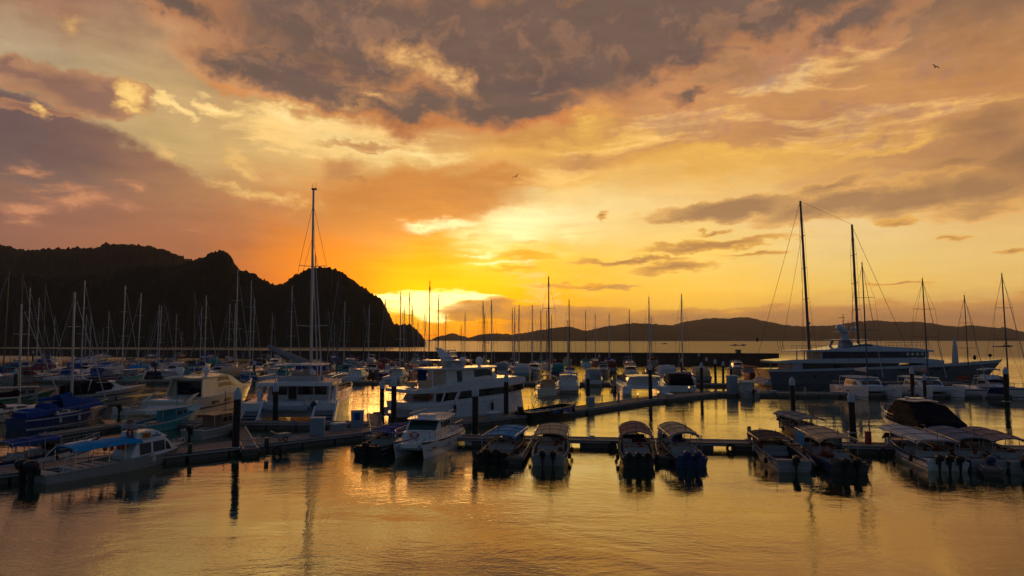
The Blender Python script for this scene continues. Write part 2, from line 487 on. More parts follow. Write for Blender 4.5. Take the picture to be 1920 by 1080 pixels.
        if smooth:
            me.polygons.foreach_set('use_smooth', [True] * len(me.polygons))
            try: me.set_sharp_from_angle(angle=R(38))
            except Exception: pass
        me.materials.append(m)
        o = bpy.data.objects.new(name, me)
        col.objects.link(o)
        if loc is not None: o.location = loc
        if parent is not None:
            o.parent = parent
            KIDS.setdefault(parent.name, []).append(o)
        return o

def lerp(a, b, t): return a + (b - a) * t
def sinterp(pts, x):
    s_ = 5.0
    return sum(interp(pts, x + d*s_)*w for d, w in ((-1.5,.1),(-.8,.2),(0,.4),(.8,.2),(1.5,.1)))
def interp(pts, x):
    if x <= pts[0][0]: return pts[0][1]
    for (a, b), (c_, d) in zip(pts, pts[1:]):
        if x <= c_: return b + (d - b) * (x - a) / (c_ - a) if c_ > a else d
    return pts[-1][1]

def hash2(i, j, s=0):
    v = math.sin(i * 127.1 + j * 311.7 + s * 74.7) * 43758.5453
    return v - math.floor(v)
def vnoise(x, y, s=0):
    i, j = math.floor(x), math.floor(y); fx, fy = x - i, y - j
    fx = fx*fx*(3-2*fx); fy = fy*fy*(3-2*fy)
    return lerp(lerp(hash2(i,j,s),hash2(i+1,j,s),fx), lerp(hash2(i,j+1,s),hash2(i+1,j+1,s),fx), fy)
def fbm(x, y, o=4, s=0):
    a, t, n = 0.5, 0.0, 0.0
    for k in range(o):
        t += a * vnoise(x, y, s + k); n += a; a *= 0.5; x *= 2.03; y *= 2.03
    return t / n

# ------------------------------------------------------------------ water: one sheet to the horizon
def water_material():
    m = bpy.data.materials.new('sea_water'); m.use_nodes = True
    m.node_tree.nodes.clear()
    n = NT(m.node_tree)
    b = n.n.new('ShaderNodeBsdfPrincipled'); out = n.n.new('ShaderNodeOutputMaterial')
    gls = n.n.new('ShaderNodeBsdfGlossy'); gls.inputs['Color'].default_value = (0.96, 0.85, 0.52, 1)  # warm tint put into the gloss to gild and brighten the reflections
    mxs = n.n.new('ShaderNodeMixShader'); mxs.inputs[0].default_value = 0.30
    n.link(b.outputs[0], mxs.inputs[1]); n.link(gls.outputs[0], mxs.inputs[2]); n.link(mxs.outputs[0], out.inputs[0])
    b.inputs['Base Color'].default_value = (0.008, 0.038, 0.028, 1)
    b.inputs['IOR'].default_value = 1.9
    b.inputs['Specular Tint'].default_value = (1.0, 0.90, 0.64, 1)
    tcn = n.n.new('ShaderNodeTexCoord').outputs['Object']
    d = n.vmath('LENGTH', tcn)
    wob = n.vmath('SCALE', n.vmath('SUBTRACT', n.noise(tcn, 0.06, 2)['Color'], (0.5,0.5,0.5)), 8.0)
    v = n.vmath('ADD', tcn, wob)
    h1 = n.noise(n.vmath('MULTIPLY', v, (0.9, 1.9, 1)), 1.0, 4, 0.62)['Fac']     # ripples about a metre long
    h2 = n.noise(n.vmath('MULTIPLY', v, (3.2, 6.0, 1)), 1.0, 3, 0.55)['Fac']      # small chop
    h3 = n.noise(n.vmath('MULTIPLY', v, (0.10, 0.18, 1)), 1.0, 2, 0.5)['Fac']     # slow swell
    patch = n.maprange(n.noise(n.vmath('MULTIPLY', tcn, (0.045, 0.10, 1)), 1.0, 3, 0.5)['Fac'], 0.38, 0.62, 0.12, 1.0)
    h = n.math('ADD', n.math('MULTIPLY', n.math('MULTIPLY', h1, n.math('MULTIPLY_ADD', patch, 0.75, 0.25)), 0.024), n.math('MULTIPLY', n.math('MULTIPLY', h2, patch), 0.009))
    h = n.math('ADD', h, n.math('MULTIPLY', h3, 0.045))
    h = n.math('MULTIPLY', h, n.maprange(d, 255.0, 330.0, 1.0, 2.5, False))
    bn = n.n.new('ShaderNodeBump')
    n.put(bn.inputs['Strength'], n.maprange(d, 60.0, 900.0, 1.0, 0.55, False))
    bn.inputs['Distance'].default_value = 1.0
    n.link(h, bn.inputs['Height'])
    n.link(bn.outputs[0], b.inputs['Normal']); n.link(bn.outputs[0], gls.inputs['Normal'])
    rgh = n.math('ADD', n.maprange(d, 60.0, 250.0, 0.010, 0.06, False), n.maprange(d, 250.0, 420.0, 0.0, 0.36, False))
    n.link(rgh, b.inputs['Roughness']); n.link(rgh, gls.inputs['Roughness'])
    return m

wm = MB()
ys = [-60, 0, 30, 60, 100, 160, 260, 450, 900, 2000, 5000, 12000, 30000]
xs = [-30000, -9000, -2500, -700, -250, -90, 0, 90, 250, 700, 2500, 9000, 30000]
k = len(xs)
wm.v = [(x, y, 0.0) for y in ys for x in xs]
wm.f = [(j*k+i, j*k+i+1, (j+1)*k+i+1, (j+1)*k+i) for j in range(len(ys)-1) for i in range(k-1)]
tag(wm.build('water', water_material()), kind='structure')

# ------------------------------------------------------------------ wooded hills
def forest(name, rgb):
    m = bpy.data.materials.new(name); m.use_nodes = True
    m.node_tree.nodes.clear(); n = NT(m.node_tree)
    b = n.n.new('ShaderNodeBsdfPrincipled'); out = n.n.new('ShaderNodeOutputMaterial')
    n.link(b.outputs[0], out.inputs[0])
    tcn = n.n.new('ShaderNodeTexCoord').outputs['Object']
    z = n.noise(tcn, 0.05, 6, 0.7)['Fac']
    zz = n.noise(tcn, 0.012, 5, 0.65)['Fac']
    z = n.math('ADD', n.math('MULTIPLY', z, 0.7), n.math('MULTIPLY', zz, 0.3))
    n.link(n.ramp(z, [(0.32, tuple(v*.55 for v in rgb)), (0.6, rgb), (0.66, tuple(v*1.5 for v in rgb)), (0.70, (rgb[0]*3, rgb[1]*2.4, rgb[2]*2.4))])[0], b.inputs['Base Color'])
    b.inputs['Roughness'].default_value = 0.95; b.inputs['Specular IOR Level'].default_value = 0.1
    return m

def ridge(name, sil, D, depth, m, nx=420, ny=26, tree=9.0, seed=0, foot=638.5, crest=0.45, step=1.0):
    """a hill whose skyline passes the listed directions at distance D"""
    x0, x1 = sil[0][0], sil[-1][0]
    mb = MB()
    for j in range(ny + 1):
        t = j / ny
        for i in range(nx + 1):
            px = lerp(x0, x1, i / nx)
            sv = sinterp(sil, px)
            H = max(0.0, (638.0 - sv) / HFOC * D + CAM_H) if sv < foot else 0.0
            edge = min(1.0, H / 20.0)
            y = D + depth * (t - crest)
            prof = math.sin(PI/2 * min(1, t/crest)) ** 0.75 if t < crest else max(0.0, math.cos(PI/2 * (t-crest)/(1-crest)))
            X = X_at(px, y)
            g = fbm(X/(depth*.16)+3, y/(depth*.16), 4, seed) - 0.5
            bump = (fbm(X/(D*.007), y/(D*.007), 3, seed+5) - 0.45) * tree * .7 + (vnoise(X/(D*.0024), y/(D*.0024), seed+9) - 0.4) * tree * .5
            z = H * prof * (1 + g * 0.55 * math.sin(PI*t)*(abs(t-crest) > 0.001)) + bump * edge * (0.25 if t in (0,1) else 1) 
            if abs(t-crest) < 0.5/ny: z = H + bump * edge
            z = min(z, H*1.0*(1 - 0.0) + max(0, bump)*edge)
            if t in (0, 1) or H <= 0: z = -3.0
            mb.v.append((X + g * depth * 0.012 * edge * min(1, abs(t-crest)*4), y, z))
    k = nx + 1
    mb.f = [(j*k+i, j*k+i+1, (j+1)*k+i+1, (j+1)*k+i) for j in range(ny) for i in range(nx)]
    o = mb.build(name, m)
    o.data.polygons.foreach_set('use_smooth', [True]*len(o.data.polygons))
    return tag(o, kind='structure')

hill_mat = forest('hill_forest', (0.030, 0.034, 0.020))
isle_mat = forest('island_forest', (0.08, 0.08, 0.05))
back_sil = [(-160,480),(-60,470),(0,467),(60,469),(100,465),(150,466),(250,469),(300,474),(330,480),(355,487),(400,500),(470,530),(560,600),(600,640)]
front_sil = [(-200,540),(0,520),(120,522),(190,514),(250,508),(300,503),(335,499),(352,491),(368,485),(386,482),(410,482),(426,486),(433,495),(438,508),(448,512),(462,513),(472,517),(485,528),(505,537),(520,537),(545,524),(575,513),(610,509),(628,512),(642,519),(665,534),(690,551),(708,564),(720,578),(728,594),(735,608),(742,614),(765,612),(778,619),(788,628),(795,638),(800,640)]
ridge('hills', back_sil, 1500, 700, hill_mat, seed=3, tree=14)
ridge('headland', front_sil, 900, 330, hill_mat, nx=900, seed=8, tree=9)
isleA = [(805,640),(822,632),(838,629),(852,626),(864,632),(880,633),(884,640)]
isleB = [(868,640),(885,633),(905,628),(930,626),(955,629),(985,626),(1005,622),(1040,617),(1065,613),(1082,619),(1100,623),(1130,615),(1155,611),(1180,608),(1215,609),(1245,610),(1262,613),(1290,620),(1340,628),(1400,633),(1500,636),(1560,640)]
isleC = [(1180,640),(1230,622),(1262,612),(1285,604),(1330,598),(1362,599),(1392,596),(1412,598),(1432,603),(1470,611),(1500,613),(1560,612),(1600,606),(1640,602),(1668,605),(1720,605),(1745,607),(1765,611),(1795,614),(1820,611),(1850,615),(1885,616),(1920,625),(1990,632),(2080,640)]
ridge('far_island', isleA, 5200, 500, isle_mat, nx=120, ny=10, seed=11, tree=14, foot=640)
ridge('far_island', isleB, 4600, 900, isle_mat, nx=420, ny=14, seed=13, tree=16, foot=640)
ridge('far_island', isleC, 5400, 1300, isle_mat, nx=500, ny=14, seed=17, tree=16, foot=640)
# ------------------------------------------------------------------ shared materials
WHITE = mat('white_gelcoat', (0.80, 0.80, 0.80), 0.28, var=0.05, coat=0.3)
CREAM = mat('cream_gelcoat', (0.78, 0.70, 0.56), 0.28, var=0.05, coat=0.3)
OFFW = mat('weathered_white', (0.34, 0.34, 0.33), 0.5, var=0.15)
GREYH = mat('grey_hull', (0.30, 0.32, 0.34), 0.4)
NAVY = mat('navy_paint', (0.02, 0.045, 0.16), 0.3)
BLUEP = mat('blue_paint', (0.03, 0.12, 0.42), 0.35)
TURQ = mat('turquoise_paint', (0.05, 0.42, 0.48), 0.4)
REDP = mat('red_paint', (0.42, 0.03, 0.03), 0.4)
BLACK = mat('black_plastic', (0.012, 0.012, 0.014), 0.35, var=0.2)
GLASS = mat('dark_glass', (0.010, 0.013, 0.016), 0.06, var=0.05, spec=0.8)
ALU = mat('anodised_aluminium', (0.52, 0.53, 0.54), 0.38, 0.65)
DARKALU = mat('dark_mast_paint', (0.10, 0.10, 0.11), 0.4, 0.4)
STEEL = mat('stainless_rail', (0.55, 0.55, 0.56), 0.25, 0.9)
WIRE = mat('rigging_wire', (0.10, 0.10, 0.10), 0.5, 0.4)
TEAK = mat('teak_deck', (0.26, 0.17, 0.10), 0.7, var=0.25, vscale=5)
ANTI = mat('bottom_paint', (0.03, 0.02, 0.03), 0.6)
C_BLUE = mat('blue_canvas', (0.012, 0.07, 0.27), 0.8, spec=.12, bump=0.03, bscale=6)
C_SKY = mat('bright_blue_tarp', (0.008, 0.30, 0.62), 0.7, spec=.12, bump=0.03, bscale=5)
C_GREY = mat('grey_canvas', (0.28, 0.28, 0.29), 0.85, spec=.12, bump=0.03, bscale=6)
C_BLACK = mat('black_canvas', (0.010, 0.010, 0.016), 0.85, spec=.12, bump=0.03, bscale=6)
C_TAN = mat('tan_canvas', (0.70, 0.46, 0.27), 0.75, spec=.12, bump=0.03, bscale=6)
C_MAROON = mat('maroon_canvas', (0.22, 0.05, 0.05), 0.8, spec=.12, bump=0.03, bscale=6)
C_RED = mat('red_canvas', (0.42, 0.03, 0.02), 0.8, spec=.12, bump=0.03, bscale=6)
C_TEAL = mat('teal_canvas', (0.02, 0.25, 0.25), 0.8, spec=.12, bump=0.03, bscale=6)
C_WHITE = mat('white_canvas', (0.62, 0.60, 0.58), 0.8, spec=.12, bump=0.03, bscale=6)
C_PURPLE = mat('purple_canvas', (0.16, 0.06, 0.16), 0.8, spec=.12, bump=0.03, bscale=6)
ORANGE = mat('orange_vest', (0.32, 0.05, 0.015), 0.8, var=0.3, vscale=9)
YELLOW = mat('yellow_paint', (0.65, 0.42, 0.04), 0.5)
RUBBER = mat('black_rubber', (0.02, 0.02, 0.02), 0.8)
GREENP = mat('green_paint', (0.02, 0.16, 0.09), 0.45)
WOOD = mat('varnished_wood', (0.30, 0.13, 0.05), 0.4, var=0.3, vscale=4)
SEAT = mat('seat_vinyl', (0.50, 0.48, 0.45), 0.6)
BROWNP = mat('brown_paint', (0.30, 0.16, 0.10), 0.5)

# ------------------------------------------------------------------ hulls
class Hull:
    def __init__(s, L, B, h0, h1, sternw=.85, full=.45, rake=.12, flare=.22, draft=.35, pw=2.2, well=None, inset=.12, floor=.25, sheer_pow=1.8):
        s.__dict__.update(locals())
    def w(s, t):
        B = s.B / 2
        if t < s.full: return B * (s.sternw + (1 - s.sternw) * math.sin(PI/2 * t / s.full))
        return max(0.015, B * (1 - ((t - s.full) / (1 - s.full)) ** s.pw))
    def z(s, t): return s.h0 + (s.h1 - s.h0) * max(0, t) ** s.sheer_pow
    def x(s, t): return -s.L/2 + s.L * t
    def tx(s, x): return max(0.0, min(1.0, (x + s.L/2) / s.L))
    def side(s, t, q):                 # q 0 at the bottom, 1 at the rail
        w = s.w(t) * (1 - s.flare * max(0, 1 - q) ** 1.3 * (0.45 + t))
        z = -s.draft + (s.z(t) + s.draft) * q
        return (s.x(t) - s.rake * s.L * (1 - q) * t ** 3 + (s.L * .02 * (1-q) if t == 0 else 0), w, z)
    def ts(s, n=16):
        base = [1 - (1 - i / n) ** 1.35 for i in range(n + 1)]
        if s.well:
            a, b = s.well
            base = [t for t in base if abs(t - a) > .012 and abs(t - b) > .012] + [a - 1e-3, a, b, b + 1e-3]
            base = [t for t in base if 0 <= t <= 1]
        return sorted(base)
    def shell(s, mb, y0=0.0, n=16):
        Q = [0, .3, .62, 1]
        loops = []
        for t in s.ts(n):
            Lp = [s.side(t, q) for q in Q]
            w = s.w(t); zz = s.z(t); x = s.x(t)
            inn = max(0.004, w - s.inset)
            inside = s.well and s.well[0] <= t <= s.well[1]
            fz = s.floor if inside else zz + 0.03
            loop = [(a, -b + y0, c_) for a, b, c_ in Lp] + [(x, -inn + y0, zz), (x, -inn*.97 + y0, fz), (x, inn*.97 + y0, fz), (x, inn + y0, zz)] + [(a, b + y0, c_) for a, b, c_ in Lp[::-1]]
            loops.append(loop)
        mb.rings(loops)
    def band(s, mb, q0, q1, proud=0.012, t0=0.0, t1=1.0, y0=0.0, n=18):
        """painted stripe, rubbing strake or boot top standing just off the side"""
        for sg in (-1, 1):
            loops = []
            for i in range(n + 1):
                t = lerp(t0, t1, i / n)
                a = s.side(t, q0); b = s.side(t, q1)
                loops.append([(a[0], sg*(a[1]-.004)+y0, a[2]), (a[0], sg*(a[1]+proud)+y0, a[2]), (b[0], sg*(b[1]+proud)+y0, b[2]), (b[0], sg*(b[1]-.004)+y0, b[2])])
            mb.rings(loops)
    def rail(s, mb, t0, t1, h, r=.018, inset=.06, posts=6, y0=0.0, mid=False, close=True):
        top = {}
        for sg in (-1, 1):
            pts = []
            for i in range(13):
                t = lerp(t0, t1, i / 12)
                pts.append((s.x(t), sg * max(0.02, s.w(t) - inset) + y0, s.z(t) + h))
            mb.tube(pts, r, 5); top[sg] = pts
            if mid: mb.tube([(p[0], p[1], p[2] - h*.5) for p in pts], r*.7, 4)
            for i in range(posts):
                t = lerp(t0, t1, i / max(1, posts - 1))
                p = (s.x(t), sg * max(0.02, s.w(t) - inset) + y0, s.z(t))
                mb.tube([p, (p[0], p[1], p[2] + h)], r, 5)
        if close: mb.tube([top[-1][-1], top[1][-1]], r, 5)

class House:
    """cabin or deckhouse: top and bottom are curves (x, z); wb, wt half widths; nar pinches the front"""
    def __init__(s, bot, top, wb, wt, nar=0.0, narx=None, back=0.0, crown=0.04):
        s.bot, s.top, s.wb, s.wt, s.nar, s.back, s.crown = bot, top, wb, wt, nar, back, crown
        s.x0, s.x1 = top[0][0], top[-1][0]
        s.narx = s.x0 + (s.x1 - s.x0) * .45 if narx is None else narx
        s.zmin = min(z for _, z in bot); s.zmax = max(z for _, z in top)
    def yw(s, x, z):
        k = (z - s.zmin) / max(1e-6, s.zmax - s.zmin)
        w = lerp(s.wb, s.wt, k)
        if s.nar and x > s.narx: w *= 1 - s.nar * ((x - s.narx) / max(1e-6, s.x1 - s.narx)) ** 1.8
        if s.back and x < s.x0 + (s.x1-s.x0)*.25: w *= 1 - s.back * (1 - (x - s.x0) / ((s.x1-s.x0)*.25)) ** 2
        return w
    def xs(s, n=14):
        base = [lerp(s.x0, s.x1, i / n) for i in range(n + 1)] + [p[0] for p in s.top] + [p[0] for p in s.bot if s.x0 < p[0] < s.x1]
        return sorted(set(round(v, 4) for v in base))
    def shell(s, mb, y0=0.0):
        loops = []
        for x in s.xs():
            zb, zt = interp(s.bot, x), interp(s.top, x)
            zt = max(zt, zb + 0.01)
            a, b = s.yw(x, zb), s.yw(x, zt)
            loops.append([(x, -a+y0, zb), (x, -b+y0, zt), (x, -b*.55+y0, zt + s.crown*.8), (x, y0, zt + s.crown), (x, b*.55+y0, zt + s.crown*.8), (x, b+y0, zt), (x, a+y0, zb)])
        mb.rings(loops)
    def strip(s, mb, x0, x1, f0, f1, proud=.015, y0=0.0, n=6, s0=0.0, s1=0.0, sides=(-1, 1)):
        """window band between height fractions f0 and f1; s0, s1 slant the ends"""
        for sg in sides:
            loops = []
            for i in range(n + 1):
                u = i / n
                xl = lerp(x0, x1, u); xh = lerp(x0 + s0, x1 + s1, u)
                def P(x, f, pr):
                    zb, zt = interp(s.bot, x), interp(s.top, x); z = zb + (zt - zb) * f
                    return (x, sg * (s.yw(x, z) + pr) + y0, z)
                loops.append([P(xl, f0, -.01), P(xl, f0, proud), P(xh, f1, proud), P(xh, f1, -.01)])
            mb.rings(loops)
    def screen(s, mb, x0, x1, margin=.12, proud=.02, y0=0.0, n=5):
        """glazing lying on the sloping roofline between x0 and x1"""
        loops = []
        for i in range(n + 1):
            x = lerp(x0, x1, i / n); z = interp(s.top, x)
            w = max(.05, s.yw(x, z) - margin)
            c_ = s.crown
            loops.append([(x, -w+y0, z+proud+c_*.3), (x, -w*.5+y0, z+proud+c_*.85), (x, y0, z+proud+c_), (x, w*.5+y0, z+proud+c_*.85), (x, w+y0, z+proud+c_*.3), (x, w+y0, z-.02), (x, -w+y0, z-.02)])
        mb.rings(loops)

def plate(mb, outline, z, th, crown=0.0):
    """roof plate: outline is a list of (x, half width)"""
    loops = []
    for x, w in outline:
        loops.append([(x, -w, z), (x, -w, z + th), (x, -w*.5, z + th + crown*.75), (x, 0, z + th + crown), (x, w*.5, z + th + crown*.75), (x, w, z + th), (x, w, z), (x, 0, z + crown*.6)])
    mb.rings(loops)

def canopy(mb, x0, x1, w, z, crown=.22, th=.035, sag=.055, n=18, droop=.16, dz=0.0):
    loops = []
    m = 8
    for i in range(n + 1):
        u = i / n; x = lerp(x0, x1, u)
        zz = z + dz*u - sag * abs(math.sin(u * PI * 3)) - (0.10 * (2*u-1)**6)
        top = []; bot = []
        for j in range(m + 1):
            v = -1 + 2 * j / m
            h = crown * (1 - v*v) - (droop if abs(v) > .99 else 0)
            top.append((x, w * v, zz + h)); bot.append((x, w * v * .985, zz + h - th))
        loops.append(top + bot[::-1])
    mb.rings(loops)

def fender(mb, x, y, z, r=.11, l=.5):
    mb.lathe([(0, -l/2), (r*.7, -l/2+.04), (r, -l/2+.12), (r, l/2-.12), (r*.7, l/2-.04), (.03, l/2), (.015, l/2+.35)], (x, y, z), 8)

def outboard(parent, x, y, z, k=1.0, m=None, name='outboard_motor'):
    mb = MB()
    def rr(xc, zc, a, b, n=12):
        return [(xc + a*math.copysign(abs(math.cos(2*PI*i/n))**.6, math.cos(2*PI*i/n)), b*math.copysign(abs(math.sin(2*PI*i/n))**.6, math.sin(2*PI*i/n)), zc) for i in range(n)]
    L_ = [rr(-.30,.42,.20,.14), rr(-.30,.50,.30,.20), rr(-.32,.70,.33,.22), rr(-.34,.88,.31,.20), rr(-.34,.97,.22,.14), rr(-.34,1.0,.10,.06)]
    mb.rings(L_)
    mb.rings([rr(-.30,-.55,.10,.035), rr(-.30,-.2,.13,.06), rr(-.30,.44,.17,.10)])
    mb.rings([[(-.50,-.02,-.60),(-.05,-.05,-.60),(-.05,.05,-.60),(-.50,.02,-.60)], [(-.55,-.12,-.53),(-.05,-.10,-.53),(-.05,.10,-.53),(-.55,.12,-.53)]])
    mb.box(-.14, .06, -.12, .12, .12, .52)
    mb.tube([(-.55,0,-.72),(.02,0,-.72)], .075, 8, .03)
    mb.box(-.36,-.20,-.02,.02,-.98,-.55, .03, 0)
    M = Matrix.Translation((x, y, z)) @ Matrix.Scale(k, 4)
    mb.xform(M)
    o = mb.build(name, m or BLACK, parent, True)
    pb = MB()
    for i in range(3):
        a = 2*PI*i/3
        pb.xform(Matrix.Identity(4))
        st = len(pb.v)
        pb.add([(-.02,0,0),(.03,.05,.02),(.04,.09,.12),(0,.05,.17),(-.04,-.02,.12)], [(0,1,2,3,4)])
        pb.xform(Matrix.Translation((-.58,0,-.72)) @ Matrix.Rotation(a, 4, 'X'), st)
    pb.xform(M)
    pb.build('propeller', STEEL, o)
    return o

def thing(name, label, cat, loc, rz, group=None):
    e = empty(name, loc, rz); KIDS.setdefault(e.name, [])
    return tag(e, label, cat, group)

def P(fn, name, m, parent, smooth=False):
    mb = MB(); fn(mb)
    return mb.build(name, m, parent, smooth)

def place(px, py, z=0.0): return at(px, py, z)

MASTED = []      # (object, description, photo x) for labels of look-alikes

# ------------------------------------------------------------------ rig
def rig(parent, x, z0, H, L, B, m=ALU, boom=True, cover=None, spread=(0.42, .70), r=.105, hull=None, wires=True, furl=True, rake=0.0, boomz=1.3, boomL=None):
    mast = P(lambda b: (b.tube([(x, 0, z0), (x - rake*.5, 0, z0 + H*.5), (x - rake, 0, z0 + H)], r, 8, r*.72), b.box(x-rake-.10,x-rake+.12,-.02,.02,z0+H,z0+H+.05)), 'mast', m, parent, True)
    def sp(b):
        for f in spread:
            w = B*.36*(1.05-f*.5)
            b.tube([(x-rake*f, -w, z0+H*f+.05), (x-rake*f+.02, 0, z0+H*f), (x-rake*f, w, z0+H*f+.05)], .030, 5)
    P(sp, 'spreader', m, mast)
    def hd(b):
        b.tube([(x-rake, .06, z0+H), (x-rake, .06, z0+H+.55)], .014, 4)
        b.tube([(x-rake-.3, 0, z0+H+.12), (x-rake+.05, 0, z0+H+.12)], .016, 4)
        b.ball((x-rake, -.06, z0+H+.10), (.05,.05,.09), 6, 4)
    P(hd, 'masthead_antenna', WIRE, mast)
    if wires:
        def ww(b):
            rr = .018
            b.tube([(x-rake, 0, z0+H), (L/2-.15, 0, z0)], rr, 3)
            b.tube([(x-rake, 0, z0+H), (-L/2+.2, 0, z0+.2)], rr, 3)
            for sg in (-1, 1):
                f = spread[-1]; w = B*.36*(1.05-f*.5)
                b.tube([(x-rake, 0, z0+H*.97), (x-rake*f, sg*w, z0+H*f+.05), (x-.25, sg*B*.44, z0)], rr, 3)
                b.tube([(x-rake*.4, 0, z0+H*spread[0]), (x+.3, sg*B*.42, z0)], rr, 3)
        P(ww, 'rigging', WIRE, parent)
    if furl:
        P(lambda b: b.tube([(lerp(L/2-.25, x-rake, .04), 0, z0+.5), (lerp(L/2-.25, x-rake, .93), 0, z0+H*.93)], .055, 6, .03), 'furled_jib', C_WHITE, parent, True)
    if boom:
        bl = boomL or L*.36
        P(lambda b: b.tube([(x-.1, 0, z0+boomz), (x-bl, 0, z0+boomz+.12)], .07, 6), 'boom', m, parent, True)
        if cover:
            def cv(b):
                loops = []
                for i in range(9):
                    u = i/8; xx = lerp(x-.02, x-bl+.1, u); k_ = (1-u)*.42+.16
                    k_ *= 1 + .12*math.sin(u*17)
                    loops.append([(xx, .15*math.cos(2*PI*j/8)*(1-.3*u), z0+boomz+.14+k_*.5+ (k_*.5+.06)*math.sin(2*PI*j/8)) for j in range(8)])
                b.rings(loops)
            P(cv, 'sail_cover', cover, parent, True)
    return mast

def sailboat(name, label, loc, rz, L=11, B=3.5, H=14, hullm=WHITE, cover=C_BLUE, stripe=NAVY, mastm=ALU, bimini=None, r=.085, group=None, detail=True, rake=.2, dodger=True, wires=True, k=1.0):
    t = thing(name, label, 'sailboat', loc, rz, group)
    h = Hull(L, B, .95*k, 1.35*k, sternw=.72, full=.42, rake=.13, flare=.18, draft=.4, pw=1.9, well=(.04,.30), inset=.32, floor=.55)
    hu = P(lambda b: h.shell(b), 'hull', hullm, t, True)
    P(lambda b: (h.band(b, .86, .93), h.band(b, .30, .36)), 'stripe', stripe, hu)
    x0 = -L*.18; x1 = L*.24; zd = .98
    hs = House([(x0, zd-.1), (x1, zd+.05)], [(x0, zd+.48), (x0+L*.22, zd+.48), (x1, zd+.12)], B*.33, B*.26, nar=.45, crown=.06)
    cb = P(lambda b: hs.shell(b), 'cabin', WHITE, t, True)
    P(lambda b: (hs.strip(b, x0+.3, x0+L*.12, .45, .8), hs.strip(b, x0+L*.15, x0+L*.25, .45, .8, s1=-.1)), 'window', GLASS, cb)
    P(lambda b: (h.rail(b, .80, 1.0, .6, .016, posts=3), h.rail(b, .02, .78, .6, .010, posts=7, close=False), b.tube([(h.x(.02), -h.w(.02)+.06, h.z(0)+.6), (h.x(.02), h.w(.02)-.06, h.z(0)+.6)], .016, 5)), 'guard_rail', STEEL, t)
    rig(t, L*.06, zd+.45, H-zd-.45, L, B, mastm, True, cover, r=r, rake=rake, wires=wires, boomz=.75)
    if dodger:
        P(lambda b: House([(x0-.7, zd+.3), (x0+.7, zd+.42)], [(x0-.7, zd+1.0), (x0, zd+1.05), (x0+.7, zd+.5)], B*.30, B*.24, crown=.1).shell(b), 'sprayhood', cover or C_GREY, t, True)
    if bimini:
        P(lambda b: canopy(b, -L*.44, -L*.24, B*.36, zd+1.75, .12), 'bimini', bimini, t, True)
        P(lambda b: [b.tube([(xx, sg*B*.35, zd+.1), (xx+.1, sg*B*.35, zd+1.75)], .016, 4) for xx in (-L*.40,-L*.27) for sg in (-1,1)], 'bimini_frame', STEEL, t)
    if detail:
        P(lambda b: [fender(b, h.x(q), sg*(h.w(q)+.12), .55) for q in (.3,.5,.68) for sg in (-1,1)], 'fender', NAVY if hullm is WHITE else C_WHITE, t, True)
        P(lambda b: (b.torus((-L/2+.1, B*.2, 1.45), .22, .05, 'x')), 'lifebuoy', ORANGE, t, True)
    return t

def catamaran(name, label, loc, rz, L=12.5, B=6.8, H=17, hullm=WHITE, cover=C_WHITE, rigged=True, group=None, mastm=ALU, r=.11, mastx=.06):
    t = thing(name, label, 'catamaran', loc, rz, group)
    yb = B/2 - .85
    h = Hull(L, 1.7, 1.25, 1.75, sternw=.75, full=.35, rake=.03, flare=.10, draft=.4, pw=2.2)
    for sg in (-1, 1):
        hu = P(lambda b: h.shell(b, sg*yb), 'hull', hullm, t, True)
        P(lambda b: (h.band(b, .62, .72, t0=.30, t1=.40, y0=sg*yb), h.band(b, .62, .72, t0=.55, t1=.62, y0=sg*yb), h.band(b,.27,.31,y0=sg*yb)), 'port_light', GLASS, hu)
    P(lambda b: (b.box(-L*.42, L*.20, -yb-.3, yb+.3, .85, 1.35), b.box(L*.36, L*.375, -yb, yb, 1.30, 1.45)), 'bridge_deck', hullm, t)
    P(lambda b: [b.tube([(L*.20, yy, 1.36), (L*.37, yy, 1.40)], .012, 3) for yy in [lerp(-yb+.7, yb-.7, i/10) for i in range(11)]] + [b.tube([(xx, -yb+.7, 1.37), (xx, yb-.7, 1.37)], .012, 3) for xx in [lerp(L*.20, L*.36, i/7) for i in range(8)]], 'trampoline', WIRE, t)
    hs = House([(-L*.22, 1.3), (L*.20, 1.3)], [(-L*.22, 2.35), (L*.02, 2.38), (L*.10, 2.2), (L*.20, 1.45)], B*.34, B*.28, nar=.35, crown=.12)
    cb = P(lambda b: hs.shell(b), 'cabin', hullm, t, True)
    P(lambda b: (hs.strip(b, -L*.19, L*.12, .34, .82, s1=-.5), hs.screen(b, L*.105, L*.175, .2)), 'window', GLASS, cb)
    P(lambda b: plate(b, [(-L*.42, B*.26), (-L*.38, B*.31), (-L*.1, B*.33), (L*.04, B*.28), (L*.08, B*.22)], 2.55, .09, .10), 'hardtop', hullm, t, True)
    P(lambda b: [b.tube([(-L*.40, sg*B*.29, 1.3), (-L*.39, sg*B*.29, 2.6)], .05, 6) for sg in (-1,1)], 'hardtop_post', hullm, t)
    P(lambda b: [h.rail(b, .10, .98, .62, .014, posts=8, y0=sg*yb, close=False) for sg in (-1,1)], 'guard_rail', STEEL, t)
    P(lambda b: (b.box(-L*.52,-L*.46,-yb-.5,-yb+.5,.25,.45), b.box(-L*.52,-L*.46,yb-.5,yb+.5,.25,.45)), 'swim_step', hullm, t)
    if rigged: rig(t, L*mastx, 2.4, H-2.4, L, B, mastm, True, cover, r=r, boomz=1.0, rake=.35)
    return t

